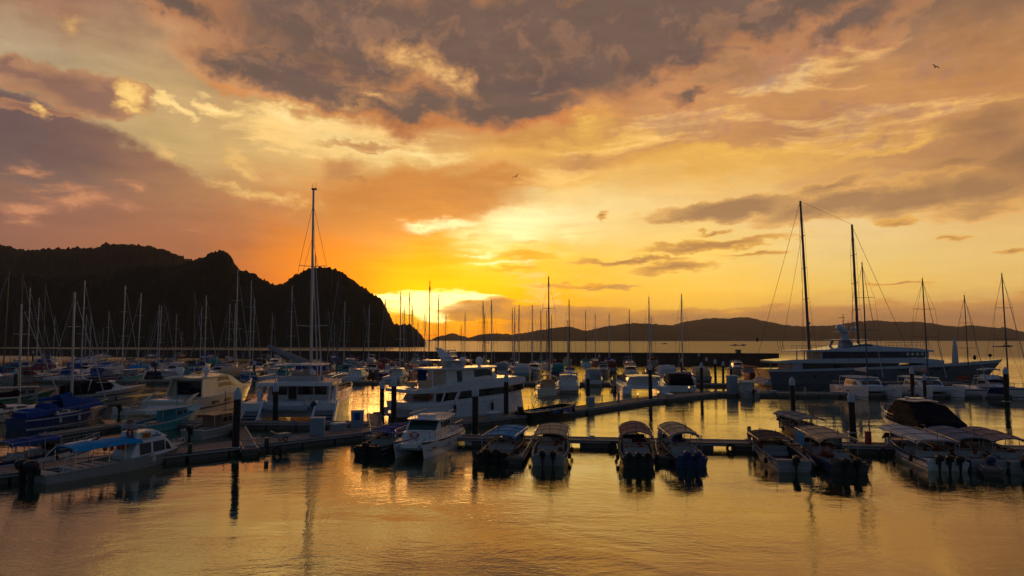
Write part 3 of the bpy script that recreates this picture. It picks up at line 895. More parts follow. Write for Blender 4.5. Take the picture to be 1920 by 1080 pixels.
# ------------------------------------------------------------------ open tour boats with canopies
def tour_boat(label, px, py, rz, L=8.2, B=2.5, can=C_TAN, hullm=OFFW, stripe=BLUEP, eng=2, engm=BLACK, cz=2.15, crown=.26, vests=True, curtain=None, flag=False, canx=(-.30,.30), windscreen=True, under=None, k_eng=1.0, name='tour_boat', seats=4, ring=False, tilt=0.0, group='tour boats at the near pontoon'):
    p = at(px, py)                                   # waterline at the middle of the stern
    cx = p.x + math.cos(rz)*L/2; cy = p.y + math.sin(rz)*L/2
    t = thing(name, label, 'tour boat', (cx, cy, 0), rz, group)
    rq = random.Random(int(px)*3)
    crown *= 1.35; t.rotation_euler = (R(rq.uniform(-1.2, 1.2)), 0, rz + R(rq.uniform(-2.5, 2.5)))
    t.scale = (1, 1, .78)
    sw = rq.uniform(.76, .9)
    h = Hull(L, B, rq.uniform(.70,.82), rq.uniform(1.4,1.6), sternw=sw, full=.45, rake=.14, flare=.26, draft=.3, pw=2.0, well=(.10,.72), inset=.14, floor=.28, sheer_pow=1.6)
    hu = P(lambda b: h.shell(b), 'hull', hullm, t, True)
    P(lambda b: b.rings([[(h.x(q), -(h.w(q)-.17), .30), (h.x(q), h.w(q)-.17, .30), (h.x(q), h.w(q)-.17, .33), (h.x(q), -(h.w(q)-.17), .33)] for q in (.11,.3,.5,.7)]), 'floor', BLACK, t)
    P(lambda b: [b.rings([[(h.x(q), sg*(h.w(q)-.15), .33), (h.x(q), sg*(h.w(q)-.19), .33), (h.x(q), sg*(h.w(q)-.19), h.z(q)-.05), (h.x(q), sg*(h.w(q)-.15), h.z(q)-.05)] for q in (.11,.3,.5,.7)]) for sg in (-1,1)], 'inner_lining', mat('dark_lining', (.05,.04,.04), .8), t)  # floor and side sheets coloured dark so the interior reads near black
    P(lambda b: [b.box(-L/2+rq.uniform(.35,.9), -L/2+rq.uniform(1.0,1.4), y0, y0+rq.uniform(.3,.5), .33, rq.uniform(.6,.95), .03, .03) for y0 in (-.9, -.3, .35)], 'fuel_tank', mat('dark_tank', (.06,.02,.02), .5), t)
    P(lambda b: (h.band(b, .80, .98, .02), h.band(b, .42, .50)), 'stripe', stripe, hu)
    P(lambda b: h.band(b, .955, 1.03, .05), 'rubbing_strake', RUBBER, hu)
    P(lambda b: h.rail(b, .72, .99, .45, .02, posts=4, mid=True), 'bow_rail', STEEL, t)
    x0, x1 = L*canx[0], L*canx[1]
    P(lambda b: canopy(b, x0, x1, B*.47, cz, crown, dz=.12), 'canopy', can, t, True)
    if under: P(lambda b: canopy(b, x0+.05, x1-.05, B*.45, cz-.06, crown*.95, dz=.12), 'canopy_lining', under, t, True)
    P(lambda b: [b.tube([(lerp(x0, x1, u), B*.47*v, cz+.12*u - .055*abs(math.sin(u*PI*3)) - .10*(2*u-1)**6 + crown*(1-v*v) + .012) for v in [-.97+1.94*j/10 for j in range(11)]], .016, 4) for u in (0, 1/3, 2/3, 1)] + [b.tube([(lerp(x0, x1, u), sg*B*.47*.5, cz+.12*u - .055*abs(math.sin(u*PI*3)) - .10*(2*u-1)**6 + crown*.75 + .012) for u in [j/18 for j in range(19)]], .012, 4) for sg in (-1, 1)], 'canopy_piping', RUBBER, t)
    crv = rq.uniform(-.04,.04)
    def posts(b):
        for i in range(4):
            u = i/3; xx = lerp(x0+.1, x1-.1, u)
            for sg in (-1, 1):
                b.tube([(xx, sg*(h.w(h.tx(xx))-.07), h.z(h.tx(xx))), (xx, sg*B*.46, cz + .05 + .12*u)], .024, 5)
            m_ = 8
            b.tube([(xx, B*.46*(-1+2*j/m_), cz-.05+.12*u + crown*(1-(-1+2*j/m_)**2)) for j in range(m_+1)], .02, 4)
        for sg in (-1, 1): b.tube([(x0, sg*B*.46, cz), (x1, sg*B*.46, cz+.12)], .02, 5)
    P(posts, 'canopy_frame', STEEL, t)
    for i in range(seats):
        xx = lerp(x0+.7, x1-.8, i/max(1, seats-1))
        st = P(lambda b: (b.box(xx-.22, xx+.22, -B*.36, B*.36, .28, .70), b.box(xx+.16, xx+.24, -B*.36, B*.36, .70, 1.12)), 'bench', SEAT, t)
    if vests:
        rr = random.Random(int(px))
        def vs(b):
            for i in range(9):
                xx = rr.uniform(x0+.4, x1-.3); yy = rr.choice((-1,1))*rr.uniform(.2,.9)*B*.4
                b.ball((xx, yy, rr.uniform(.80,1.15)), (.14,.17,.20), 7, 5)
            for i in range(3):
                xx = lerp(x0+.4, x1-.4, i/2); b.ball((xx, rr.choice((-1,1))*B*.43, cz-.22), (.16,.08,.17), 7, 5)
        P(vs, 'life_vests', ORANGE, t, True)
    if windscreen:
        P(lambda b: b.rings([[(x1-.1, -B*.33, 1.05), (x1+.05, -B*.36, 1.05), (x1+.05, B*.36, 1.05), (x1-.1, B*.33, 1.05)], [(x1-.35, -B*.30, 1.62), (x1-.31, -B*.31, 1.62), (x1-.31, B*.31, 1.62), (x1-.35, B*.30, 1.62)]]), 'windscreen', GLASS, t)
    P(lambda b: (b.box(x1-1.0, x1-.55, .12, B*.34, .28, 1.25, .06, .05), b.torus((x1-1.08, B*.22, 1.20), .17, .018, 'x', 12, 4)), 'helm_console', WHITE, t)
    P(lambda b: b.box(-L/2+.05, -L/2+.30, -B*.38, B*.38, .28, .92, .04), 'engine_well', hullm, t)
    ys_ = {1: [0], 2: [-.33, .33], 3: [-.58, 0, .58]}[eng]
    for yy in ys_: outboard(t, -L/2+.05, yy, .42, .92*k_eng, engm)
    if curtain: P(lambda b: [b.prism([(x1-2.3, 1.05), (x1-.15, 1.25), (x1-.15, cz+.05), (x1-2.3, cz-.02)], sg*B*.475, sg*B*.475+.02) for sg in (-1, 1)], 'side_curtain', curtain, t)
    if ring: P(lambda b: b.torus((x0-.02, B*.28, 1.55), .27, .06, 'x'), 'lifebuoy', ORANGE, t, True)
    P(lambda b: b.tube([(x0+.15, 0, cz+crown-.02), (x0+.15, 0, cz+crown+.62)], .020, 5), 'light_mast', WIRE, t)
    P(lambda b: [fender(b, h.x(q), sg*(h.w(q)+.13), .5, .12) for q in (.2,.5) for sg in (-1,1)], 'fender', RUBBER, t, True)
    P(lambda b: (b.tube([(h.x(.93), 0, 1.5), (h.x(1.0)+.6, .1, 1.0), (h.x(1.0)+1.4, .15, .62)], .02, 4)), 'mooring_line', C_WHITE, t)
    if flag:
        P(lambda b: (b.tube([(L/2-.35, 0, 1.4), (L/2-.30, 0, 2.35)], .015, 4), b.rings([[(L/2-.31, 0, 2.3), (L/2-.31, .01, 1.95)], [(L/2-.75, .08, 2.22), (L/2-.72, .09, 1.86)]], False, False, False)), 'pennant', REDP, t)
    return t
# ------------------------------------------------------------------ cabin cruisers and larger motor craft
def cruiser(name, label, loc, rz, L=10, B=3.4, hullm=WHITE, stripe=NAVY, can=None, fly=False, arch=True, group=None, hard=True, dome=False, k=1.0, cabm=None):
    t = thing(name, label, 'motor boat', loc, rz, group)
    cabm = cabm or WHITE
    h = Hull(L, B, 1.05*k, 1.65*k, sternw=.9, full=.45, rake=.14, flare=.22, draft=.3, pw=2.1, well=(.05,.30), inset=.2, floor=.55)
    hu = P(lambda b: h.shell(b), 'hull', hullm, t, True)
    P(lambda b: (h.band(b, .70, .78), h.band(b, .30, .36)), 'stripe', stripe, hu)
    z = 1.10*k
    hs = House([(-L*.20, z), (L*.32, z+.25)], [(-L*.20, z+1.15), (L*.02, z+1.2), (L*.13, z+.62), (L*.32, z+.30)], B*.40, B*.31, nar=.45, crown=.07)
    cb = P(lambda b: hs.shell(b), 'cabin', cabm, t, True)
    P(lambda b: (hs.strip(b, -L*.18, L*.02, .45, .86, s1=-.1), hs.screen(b, L*.03, L*.12, .14)), 'window', GLASS, cb)
    if hard:
        P(lambda b: plate(b, [(-L*.30, B*.30), (-L*.27, B*.36), (-L*.05, B*.38), (L*.04, B*.32), (L*.06, B*.24)], z+1.28, .07, .07), 'hardtop', cabm, t, True)
    if arch:
        P(lambda b: (b.tube([(-L*.30, -B*.40, z), (-L*.25, -B*.36, z+1.7), (-L*.25, B*.36, z+1.7), (-L*.30, B*.40, z)], .06, 6), b.box(-L*.26-.12, -L*.26+.12, -.3, .3, z+1.72, z+1.86)), 'radar_arch', cabm, t)
    if fly:
        P(lambda b: (House([(-L*.18, z+1.3), (L*.02, z+1.3)], [(-L*.18, z+1.75), (-L*.04, z+1.85), (L*.02, z+1.35)], B*.32, B*.30, nar=.3).shell(b)), 'flybridge', cabm, t, True)
        P(lambda b: (canopy(b, -L*.22, L*.0, B*.33, z+2.75, .10), [b.tube([(xx, sg*B*.31, z+1.4), (xx, sg*B*.32, z+2.75)], .02, 4) for xx in (-L*.20, -L*.03) for sg in (-1,1)]), 'flybridge_top', can or C_WHITE, t, True)
    elif can:
        P(lambda b: House([(-L*.44, 1.0*k), (-L*.02, z+.4)], [(-L*.44, z+.9), (-L*.34, z+1.45), (-L*.06, z+1.5), (-L*.02, z+1.1)], B*.42, B*.36, crown=.14).shell(b), 'canvas_cover', can, t, True)
    if dome:
        P(lambda b: (b.ball((-L*.16, -B*.15, z+1.75), (.3,.3,.33), 10, 7), b.tube([(-L*.16,-B*.15,z+1.2),(-L*.16,-B*.15,z+1.5)], .08, 6)), 'radar_dome', WHITE, t, True)
    P(lambda b: h.rail(b, .48, .99, .55, .016, posts=7), 'bow_rail', STEEL, t)
    P(lambda b: (b.box(-L*.5-.55, -L*.5+.1, -B*.40, B*.40, .28, .40)), 'swim_platform', TEAK, t)
    P(lambda b: [fender(b, h.x(q), sg*(h.w(q)+.12), .6) for q in (.25,.5) for sg in (-1,1)], 'fender', RUBBER, t, True)
    return t

def workboat(name, label, loc, rz, L=9, B=3, hullm=TURQ, cabm=WHITE, roofm=None, group=None, cabx=(.02,.28), canx=(-.40,.05), H=1.9):
    t = thing(name, label, 'fishing boat', loc, rz, group)
    h = Hull(L, B, .75, 1.75, sternw=.75, full=.42, rake=.16, flare=.25, draft=.3, pw=1.9, well=(.06,.75), inset=.14, floor=.3, sheer_pow=2.4)
    hu = P(lambda b: h.shell(b), 'hull', hullm, t, True)
    P(lambda b: (h.band(b, .93, 1.03, .05), h.band(b, .40, .46)), 'rubbing_strake', C_WHITE, hu)
    a, b_ = L*cabx[0], L*cabx[1]
    hs = House([(a, .35), (b_, .6)], [(a, .8+H*.62), (b_-.35, .8+H*.62), (b_, .8+H*.3)], B*.36, B*.33, nar=.15, crown=.05)
    cb = P(lambda b: hs.shell(b), 'cabin', cabm, t, True)
    P(lambda b: (hs.strip(b, a+.2, (a+b_)/2-.1, .55, .85), hs.strip(b, (a+b_)/2+.1, b_-.4, .55, .85), b.prism([(b_-.33, .8+H*.58), (b_+.012, .8+H*.34), (b_-.05, .8+H*.30), (b_-.40, .8+H*.52)], -B*.26, B*.26)), 'window', GLASS, cb)
    P(lambda b: plate(b, [(L*canx[0], B*.36), (L*.05, B*.42), (b_-.1, B*.40), (b_+.15, B*.30)], .8+H*.66, .05, .06), 'roof', roofm or cabm, t, True)
    P(lambda b: [b.tube([(xx, sg*B*.37, .7), (xx, sg*B*.36, .85+H*.66)], .03, 5) for xx in (L*canx[0]+.15, L*(canx[0]+.18)) for sg in (-1,1)], 'roof_post', STEEL, t)
    P(lambda b: (b.box(-L*.30, -L*.12, -.45, .45, .3, .75), b.box(-L*.42, -L*.34, -.6, .2, .3, .6)), 'deck_box', OFFW, t)
    P(lambda b: b.tube([(L*.1, 0, 1.8), (L*.1, 0, 3.6)], .03, 5), 'light_mast', WIRE, t)
    outboard(t, -L/2+.05, 0, .35, .9)
    return t

def cream_yacht():
    p = at(303, 786)
    rz = R(82); L, B = 17.5, 5.0
    t = thing('motor_yacht', 'cream motor yacht with two white domes on its swept hardtop, garage door at the stern', 'motor yacht', (p.x+math.cos(rz)*L/2, p.y+math.sin(rz)*L/2, 0), rz)
    h = Hull(L, B, 1.75, 2.55, sternw=.92, full=.45, rake=.15, flare=.24, draft=.5, pw=2.2, well=(.04,.24), inset=.35, floor=1.45, sheer_pow=1.5)
    hu = P(lambda b: h.shell(b), 'hull', CREAM, t, True)
    P(lambda b: (h.band(b, .52, .60, .03, 0, .9), h.band(b, .22, .27)), 'stripe', NAVY, hu)
    P(lambda b: (h.band(b, .66, .80, .014, .28, .36), h.band(b, .66, .80, .014, .42, .50), h.band(b, .66, .80, .014, .56, .62)), 'hull_window', GLASS, hu)
    P(lambda b: (b.prism([(-L/2-.25, .45), (-L/2+.25, 1.9), (-L/2+.9, 1.95), (-L/2+.6, .45)], -B*.34, B*.34)), 'garage_door', WHITE, t)
    P(lambda b: (b.box(-L/2-1.3, -L/2+.1, -B*.44, B*.44, .36, .50)), 'swim_platform', TEAK, t)
    P(lambda b: [[b.box(-L/2-.2+i*.28, -L/2+.15+i*.28, sg*B*.42-.32, sg*B*.42+.32, .5, .72+i*.24) for i in range(5)] for sg in (-1,1)], 'stern_steps', CREAM, t)
    for sg in (-1, 1):
        P(lambda b: b.rings([[(-L/2-.1, sg*B*.47, .5), (-L/2-.1, sg*B*.49, .5), (-L/2+.4, sg*B*.49, .5), (-L/2+.4, sg*B*.47, .5)], [(-L/2+.5, sg*B*.46, 1.8), (-L/2+.5, sg*B*.49, 1.8), (-L/2+1.3, sg*B*.49, 1.9), (-L/2+1.3, sg*B*.46, 1.9)], [(-L/2+1.6, sg*B*.45, 2.35), (-L/2+1.6, sg*B*.48, 2.35), (-L/2+2.6, sg*B*.48, 2.5), (-L/2+2.6, sg*B*.45, 2.5)]]), 'wing', CREAM, t, True)
    hs = House([(-L*.24, 1.8), (L*.34, 2.25)], [(-L*.24, 3.75), (-L*.02, 4.15), (L*.06, 3.95), (L*.17, 3.05), (L*.34, 2.35)], B*.42, B*.31, nar=.45, crown=.10, back=.0)
    cb = P(lambda b: hs.shell(b), 'deckhouse', CREAM, t, True)
    P(lambda b: (hs.strip(b, -L*.10, L*.12, .40, .60, s1=.2), hs.strip(b, -L*.16, L*.04, .72, .93, s0=.4, s1=-.3), hs.screen(b, L*.065, L*.16, .2)), 'window', GLASS, cb)
    P(lambda b: (b.box(-L*.243, -L*.235, -B*.30, B*.30, 1.9, 3.55)), 'saloon_door', GLASS, t)
    P(lambda b: plate(b, [(-L*.36, B*.30), (-L*.33, B*.38), (-L*.15, B*.40), (L*.0, B*.34), (L*.05, B*.25)], 3.85, .14, .16), 'hardtop', CREAM, t, True)
    P(lambda b: [b.rings([[(-L*.30, sg*B*.40, 1.9), (-L*.30, sg*B*.43, 1.9), (-L*.22, sg*B*.43, 1.9), (-L*.22, sg*B*.40, 1.9)], [(-L*.27, sg*B*.33, 3.9), (-L*.27, sg*B*.36, 3.9), (-L*.10, sg*B*.36, 3.9), (-L*.10, sg*B*.33, 3.9)]]) for sg in (-1,1)], 'hardtop_pillar', CREAM, t, True)
    for sg, xx in ((1, -.26), (-1, -.16)):
        P(lambda b: (b.ball((L*xx, sg*.95, 4.65), (.40,.40,.44), 14, 9), b.lathe([(.16,0),(.2,.25)], (L*xx, sg*.95, 4.05), 10)), 'radar_dome', WHITE, t, True)
    P(lambda b: (b.tube([(-L*.2, 0, 4.1), (-L*.2, 0, 5.0)], .05, 6), b.tube([(-L*.2, -.7, 4.95), (-L*.2, .7, 4.95)], .04, 6)), 'antenna_bar', WHITE, t)
    P(lambda b: b.ball((-L*.14, 0.1, 4.35), (.5,.35,.16), 10, 6), 'cushion', YELLOW, t, True)
    P(lambda b: h.rail(b, .42, .99, .6, .022, posts=12, mid=True), 'bow_rail', STEEL, t)
    P(lambda b: (b.box(-L*.42, -L*.36, -1.2, 1.2, 1.45, 1.95), b.box(-L*.34, -L*.28, -.7, .7, 1.45, 2.15)), 'aft_sofa', SEAT, t)
    return t

def big_catamaran():
    p = at(540, 794); rz = R(95); L, B = 16.5, 9.3
    t = thing('sailing_catamaran', 'large grey white sailing catamaran with flybridge roof, hung dinghy and the tallest left mast', 'catamaran', (p.x+math.cos(rz)*L/2, p.y+math.sin(rz)*L/2, 0), rz)
    yb = B/2 - 1.15
    h = Hull(L, 2.3, 1.9, 2.35, sternw=.8, full=.3, rake=.0, flare=.06, draft=.5, pw=2.6)
    for sg in (-1, 1):
        hu = P(lambda b: (h.shell(b, sg*yb)), 'hull', WHITE, t, True)
        P(lambda b: (h.band(b, .62, .74, t0=.30, t1=.52, y0=sg*yb), h.band(b, .62, .74, t0=.60, t1=.68, y0=sg*yb)), 'hull_window', GLASS, hu)
        P(lambda b: [b.box(-L/2-1.5+i*.42, -L/2+.3, sg*yb-.8, sg*yb+.8, .1 if i == 0 else .35+i*.26, .45+i*.26+.0) for i in range(5)], 'stern_steps', GREYH, t)
        for sd in (-1, 1):
            P(lambda b: b.prism([(-L/2-1.7, .25), (-L/2-1.7, .55), (-L/2-1.3, .75), (-L/2+.5, 2.15), (-L/2+.9, 2.15), (-L/2+.9, 1.6), (-L/2-.6, .25)], sg*yb+sd*1.0-.09, sg*yb+sd*1.0+.09), 'step_coaming', WHITE, t)
    P(lambda b: (b.box(-L*.44, L*.28, -yb-.2, yb+.2, .50, 1.95), b.box(L*.40, L*.42, -yb, yb, 2.0, 2.2)), 'bridge_deck', WHITE, t)
    hs = House([(-L*.20, 1.9), (L*.20, 1.9)], [(-L*.20, 3.35), (L*.08, 3.4), (L*.20, 2.4)], B*.36, B*.33, nar=.25, crown=.06)
    cb = P(lambda b: hs.shell(b), 'cabin', WHITE, t, True)
    def wn(b):
        hs.strip(b, -L*.18, -L*.06, .30, .86); hs.strip(b, -L*.04, L*.10, .30, .86, s1=-.5)
        for y0, y1 in ((-2.7,-1.5), (-1.3,.2), (1.3,2.8)): b.box(-L*.205, -L*.195, y0, y1, 2.35, 3.2)
    P(wn, 'window', GLASS, cb)
    P(lambda b: b.box(-L*.206, -L*.196, .35, 1.15, 1.95, 3.2), 'saloon_door', BLACK, t)
    P(lambda b: plate(b, [(-L*.40, B*.30), (-L*.37, B*.40), (-L*.1, B*.42), (L*.06, B*.38), (L*.13, B*.22)], 3.42, .34, .05), 'flybridge_deck', WHITE, t, True)
    P(lambda b: [b.tube([(-L*.37, sg*B*.37, 1.95), (-L*.38, sg*B*.38, 3.45)], .08, 6) for sg in (-1,1)] + [b.rings([[(-L*.30, sg*B*.39, 1.95), (-L*.30, sg*B*.42, 1.95), (-L*.24, sg*B*.42, 1.95), (-L*.24, sg*B*.39, 1.95)], [(-L*.24, sg*B*.37, 3.45), (-L*.24, sg*B*.40, 3.45), (-L*.12, sg*B*.40, 3.45), (-L*.12, sg*B*.37, 3.45)]]) for sg in (-1,1)], 'deck_pillar', WHITE, t, True)
    P(lambda b: plate(b, [(-L*.30, B*.20), (-L*.28, B*.26), (-L*.08, B*.28), (L*.02, B*.25), (L*.04, B*.18)], 5.35, .10, .08), 'bimini_roof', WHITE, t, True)
    P(lambda b: [b.tube([(xx, sg*B*.24, 3.75), (xx, sg*B*.24, 5.4)], .05, 6) for xx in (-L*.27, 0.0) for sg in (-1,1)], 'roof_post', WHITE, t)
    P(lambda b: (b.box(-L*.27, -L*.20, -B*.22, B*.22, 3.78, 4.25), b.box(-L*.08, -L*.02, -1.0, 1.4, 3.78, 4.6), b.box(-L*.18, -L*.13, -B*.24, -1.0, 3.78, 4.3)), 'flybridge_seats', SEAT, t)
    P(lambda b: [b.tube([(lerp(-L*.36, L*.05, i/8), sg*B*.39, 3.75), (lerp(-L*.36, L*.05, i/8), sg*B*.39, 4.3)], .02, 4) for i in range(9) for sg in (-1,1)] + [b.tube([(-L*.36, sg*B*.39, 4.3), (L*.05, sg*B*.39, 4.3)], .022, 4) for sg in (-1,1)] + [b.tube([(-L*.36, -B*.39, 4.3), (-L*.36, B*.39, 4.3)], .022, 4)], 'flybridge_rail', STEEL, t)
    P(lambda b: [h.rail(b, .30, .98, .7, .02, posts=9, y0=sg*yb, close=False, mid=True) for sg in (-1,1)], 'guard_rail', STEEL, t)
    P(lambda b: b.ball((-L*.34, -B*.18, 4.75), (.28,.28,.3), 12, 8), 'radar_dome', WHITE, t, True)
    # dinghy on the davits
    def dg(b):
        for sg in (-1, 1): b.tube([(-L*.46-.75*sg-.5, -1.9, 1.35), (-L*.46-.75*sg-.5, 1.2, 1.35), (-L*.46-.35*sg-.5, 2.0, 1.42), (-L*.46-.5, 2.3, 1.5)], .24, 10)
        b.box(-L*.46-1.2, -L*.46+.2, -1.7, 1.4, 1.12, 1.3)
    P(dg, 'dinghy', GREYH, t, True)
    P(lambda b: (b.ball((-L*.46-.6, -2.35, 1.75), (.24,.30,.34), 10, 7), b.box(-L*.46-.75, -L*.46-.45, -2.5, -2.2, .9, 1.6)), 'dinghy_motor', BLACK, t, True)
    P(lambda b: [b.tube([(-L*.42, yy, 1.95), (-L*.46-.3, yy, 2.25), (-L*.46-.9, yy, 2.0), (-L*.46-.9, yy, 1.5)], .05, 6) for yy in (-1.6, 1.3)], 'davit', STEEL, t)
    # rig
    mx = L*.12
    H = 25.0
    mast = P(lambda b: b.tube([(mx, 0, 2.2), (mx-.15, .05, 12), (mx-.3, .1, H)], .17, 10, .11), 'mast', ALU, t, True)
    P(lambda b: [b.tube([(mx-.3*f, -w, z), (mx-.3*f, 0, z-.1), (mx-.3*f, w, z)], .04, 5) for f, z, w in ((.3, 9.6, 1.7), (.62, 16.3, 1.5))], 'spreader', ALU, mast)
    P(lambda b: (b.tube([(mx-.3, -.15, H), (mx-.3, -.15, H+.7)], .02, 4), b.tube([(mx-.3, .2, H), (mx-.3, .2, H+.6)], .02, 4), b.box(mx-.5, mx-.1, -.25, .3, H-.1, H+.05)), 'masthead_antenna', WIRE, mast)
    def ww(b):
        for sg in (-1, 1):
            b.tube([(mx-.3, .1, H*.93), (mx-.2, sg*1.5, 16.3), (mx-.7, sg*3.6, 2.0)], .022, 3)
            b.tube([(mx-.1, 0, 9.6), (mx+.1, sg*3.5, 2.0)], .022, 3)
            b.tube([(mx-.3, .1, H*.78), (-L*.05, sg*3.8, 2.0)], .022, 3)
        b.tube([(mx-.3, .1, H*.96), (L*.41, 0, 2.2)], .022, 3)
    P(ww, 'rigging', WIRE, t)
    P(lambda b: (b.tube([(L*.39, .05, 2.6), (mx-.1, .1, H*.76)], .09, 6, .05), b.tube([(L*.405, -.4, 2.6), (mx, -.2, H*.70)], .10, 6, .05)), 'furled_jib', C_WHITE, t, True)
    def bm(b):
        a = Vector((mx-.2, 0, 5.0)); e = Vector((-L*.16, 3.4, 7.1))
        d = (e - a); loops = []
        for i in range(7):
            u = i/6; p_ = a + d*u; q = .42 - .16*u
            loops.append([p_ + Vector((0, math.cos(2*PI*j/8)*.22, math.sin(2*PI*j/8)*q + q*.6)) for j in range(8)])
        b.rings(loops)
    P(bm, 'boom_bag', C_GREY, t, True)
    MASTED.append((t, None, 581))
    return t

def tri_deck_yacht():
    L, B = 16.4, 5.4
    a = at(772, 789); b_ = at(1003, 768)
    rz = math.atan2(b_.y - a.y, b_.x - a.x)
    L = (b_.xy - a.xy).length
    mid = (a + b_) / 2
    off = Vector((-math.sin(rz), math.cos(rz), 0)) * (B/2*.9)
    t = thing('motor_yacht', 'white motor yacht with long dark window band, sloping radar mast and two round domes', 'motor yacht', (mid.x+off.x, mid.y+off.y, 0), rz)
    t.scale = (1, 1, .94)
    h = Hull(L, B, 1.75, 2.45, sternw=.93, full=.52, rake=-.03, flare=.08, draft=.5, pw=2.5, sheer_pow=1.3)
    hu = P(lambda b: h.shell(b, 0, 20), 'hull', WHITE, t, True)
    P(lambda b: h.band(b, .80, .84, .05), 'rubbing_strake', WHITE, hu)
    md = House([(-L*.34, 1.7), (L*.485, 2.42)], [(-L*.34, 2.75), (L*.49, 3.25)], B*.485, B*.49, nar=.72, narx=L*.12, crown=.0)
    m_ = P(lambda b: md.shell(b), 'main_deck', WHITE, t, True)
    P(lambda b: (md.strip(b, -L*.335, L*.475, .06, .92, n=16), b.box(-L*.345, -L*.338, -1.6, 1.6, 1.85, 2.7)), 'window', GLASS, m_)  # real window band forward; aft end stands for shade under the deck
    P(lambda b: (md.strip(b, -L*.20, -L*.175, .0, 1.0, .03, n=1, s0=.5, s1=.5), md.strip(b, -L*.30, -L*.285, .0, 1.0, .03, n=1, s0=.4, s1=.4)), 'window_post', WHITE, m_)
    ud = House([(-L*.50, 2.8), (-L*.2, 2.75), (L*.50, 3.25)], [(-L*.50, 3.15), (-L*.34, 3.25), (-L*.15, 3.75), (L*.0, 4.05), (L*.38, 4.1), (L*.50, 3.9)], B*.50, B*.52, nar=.70, narx=L*.12, crown=.02)
    P(lambda b: ud.shell(b), 'upper_bulwark', WHITE, t, True)
    wh = House([(-L*.22, 3.2), (L*.22, 3.9)], [(-L*.22, 5.15), (L*.13, 5.2), (L*.22, 4.35)], B*.36, B*.31, nar=.35, crown=.03)
    w_ = P(lambda b: wh.shell(b), 'wheelhouse', CREAM, t, True)
    P(lambda b: (wh.strip(b, L*.0, L*.17, .42, .92, s1=-.2), wh.screen(b, L*.135, L*.205, .15), wh.strip(b, -L*.14, -L*.10, .12, .90)), 'window', GLASS, w_)
    P(lambda b: plate(b, [(-L*.36, B*.22), (-L*.32, B*.36), (-L*.1, B*.42), (L*.12, B*.38), (L*.21, B*.26)], 5.2, .16, .08), 'sun_roof', WHITE, t, True)
    P(lambda b: (b.rings([[(-L*.14, -.9, 5.4), (-L*.03, -.9, 5.4), (-L*.03, .9, 5.4), (-L*.14, .9, 5.4)], [(-L*.19, -.32, 6.7), (-L*.13, -.32, 6.7), (-L*.13, .32, 6.7), (-L*.19, .32, 6.7)], [(-L*.23, -.16, 7.6), (-L*.20, -.16, 7.6), (-L*.20, .16, 7.6), (-L*.23, .16, 7.6)]]),
        b.box(-L*.20, -L*.07, -.22, .22, 7.02, 7.12), b.box(-L*.18, -L*.09, -.9, .9, 6.55, 6.63), b.box(-L*.26, -L*.02, -1.9, 1.9, 6.12, 6.20)), 'radar_mast', WHITE, t)
    P(lambda b: (b.box(-L*.13, -L*.115, -1.0, 1.0, 7.25, 7.38), b.tube([(-L*.13, 0, 7.1), (-L*.13, 0, 7.3)], .06, 6), b.box(-L*.11, -L*.095, -.7, .7, 6.75, 6.87)), 'radar_scanner', WHITE, t)
    for xx in (-.055, .085):
        P(lambda b: (b.ball((L*xx, -.85, 6.05), (.42,.42,.46), 14, 9), b.lathe([(.20,0),(.16,.2),(.24,.35)], (L*xx, -.85, 5.35), 10)), 'satellite_dome', WHITE, t, True)
    P(lambda b: (b.tube([(-L*.27, -1.6, 5.4), (-L*.27, -1.6, 6.15)], .05, 5), b.tube([(-L*.27, 1.6, 5.4), (-L*.27, 1.6, 6.15)], .05, 5), b.tube([(-L*.22, 0, 7.6), (-L*.22, 0, 8.4)], .02, 4), b.tube([(L*.10, .9, 5.3), (L*.09, .9, 7.0)], .02, 4)), 'antenna', STEEL, t)
    P(lambda b: (b.box(-L*.34, -L*.27, -1.0, .6, 3.3, 3.95), b.box(-L*.40, -L*.36, .2, 1.4, 3.3, 3.8)), 'deck_locker', C_TAN, t)
    P(lambda b: b.rings([[(-L*.33, .9, 5.2), (-L*.26, .9, 5.2)], [(-L*.33, 1.0, 3.6), (-L*.26, 1.0, 3.6)]], False, False, False), 'side_awning', C_BLUE, t)
    P(lambda b: [b.tube([(-L*.33, sg*B*.34, 3.2), (-L*.33, sg*B*.34, 5.25)], .05, 6) for sg in (-1,1)] + [b.rings([[(-L*.38, sg*B*.44, 1.8), (-L*.38, sg*B*.47, 1.8), (-L*.35, sg*B*.47, 1.8), (-L*.35, sg*B*.44, 1.8)], [(-L*.33, sg*B*.44, 2.9), (-L*.33, sg*B*.47, 2.9), (-L*.29, sg*B*.47, 2.9), (-L*.29, sg*B*.44, 2.9)]]) for sg in (-1,1)], 'deck_pillar', WHITE, t)
    P(lambda b: (b.box(-L/2-1.6, -L/2+.05, -B*.44, B*.44, .45, .62), b.box(-L/2-.5, -L/2+.05, -B*.44, B*.44, .62, 1.1)), 'swim_platform', OFFW, t)
    P(lambda b: [b.tube([(-L/2-1.5+i*.35, sg*B*.43, .62), (-L/2-1.5+i*.35, sg*B*.43, 1.45)], .02, 4) for i in range(4) for sg in (-1,1)] + [b.tube([(-L/2-1.5, sg*B*.43, 1.45), (-L/2-.4, sg*B*.43, 1.45)], .02, 4) for sg in (-1,1)] + [b.tube([(-L*.49, -B*.44, 1.8), (-L*.49, -B*.44, 2.6)], .025, 4), b.tube([(-L*.49, -B*.44, 2.6), (-L*.49, B*.44, 2.6)], .025, 4), b.tube([(-L*.49, B*.44, 1.8), (-L*.49, B*.44, 2.6)], .025, 4)], 'stern_rail', STEEL, t)
    P(lambda b: (b.tube([(-L*.46, -1.2, 3.2), (-L*.53, -1.2, 4.3)], .03, 5)), 'flag_staff', STEEL, t)
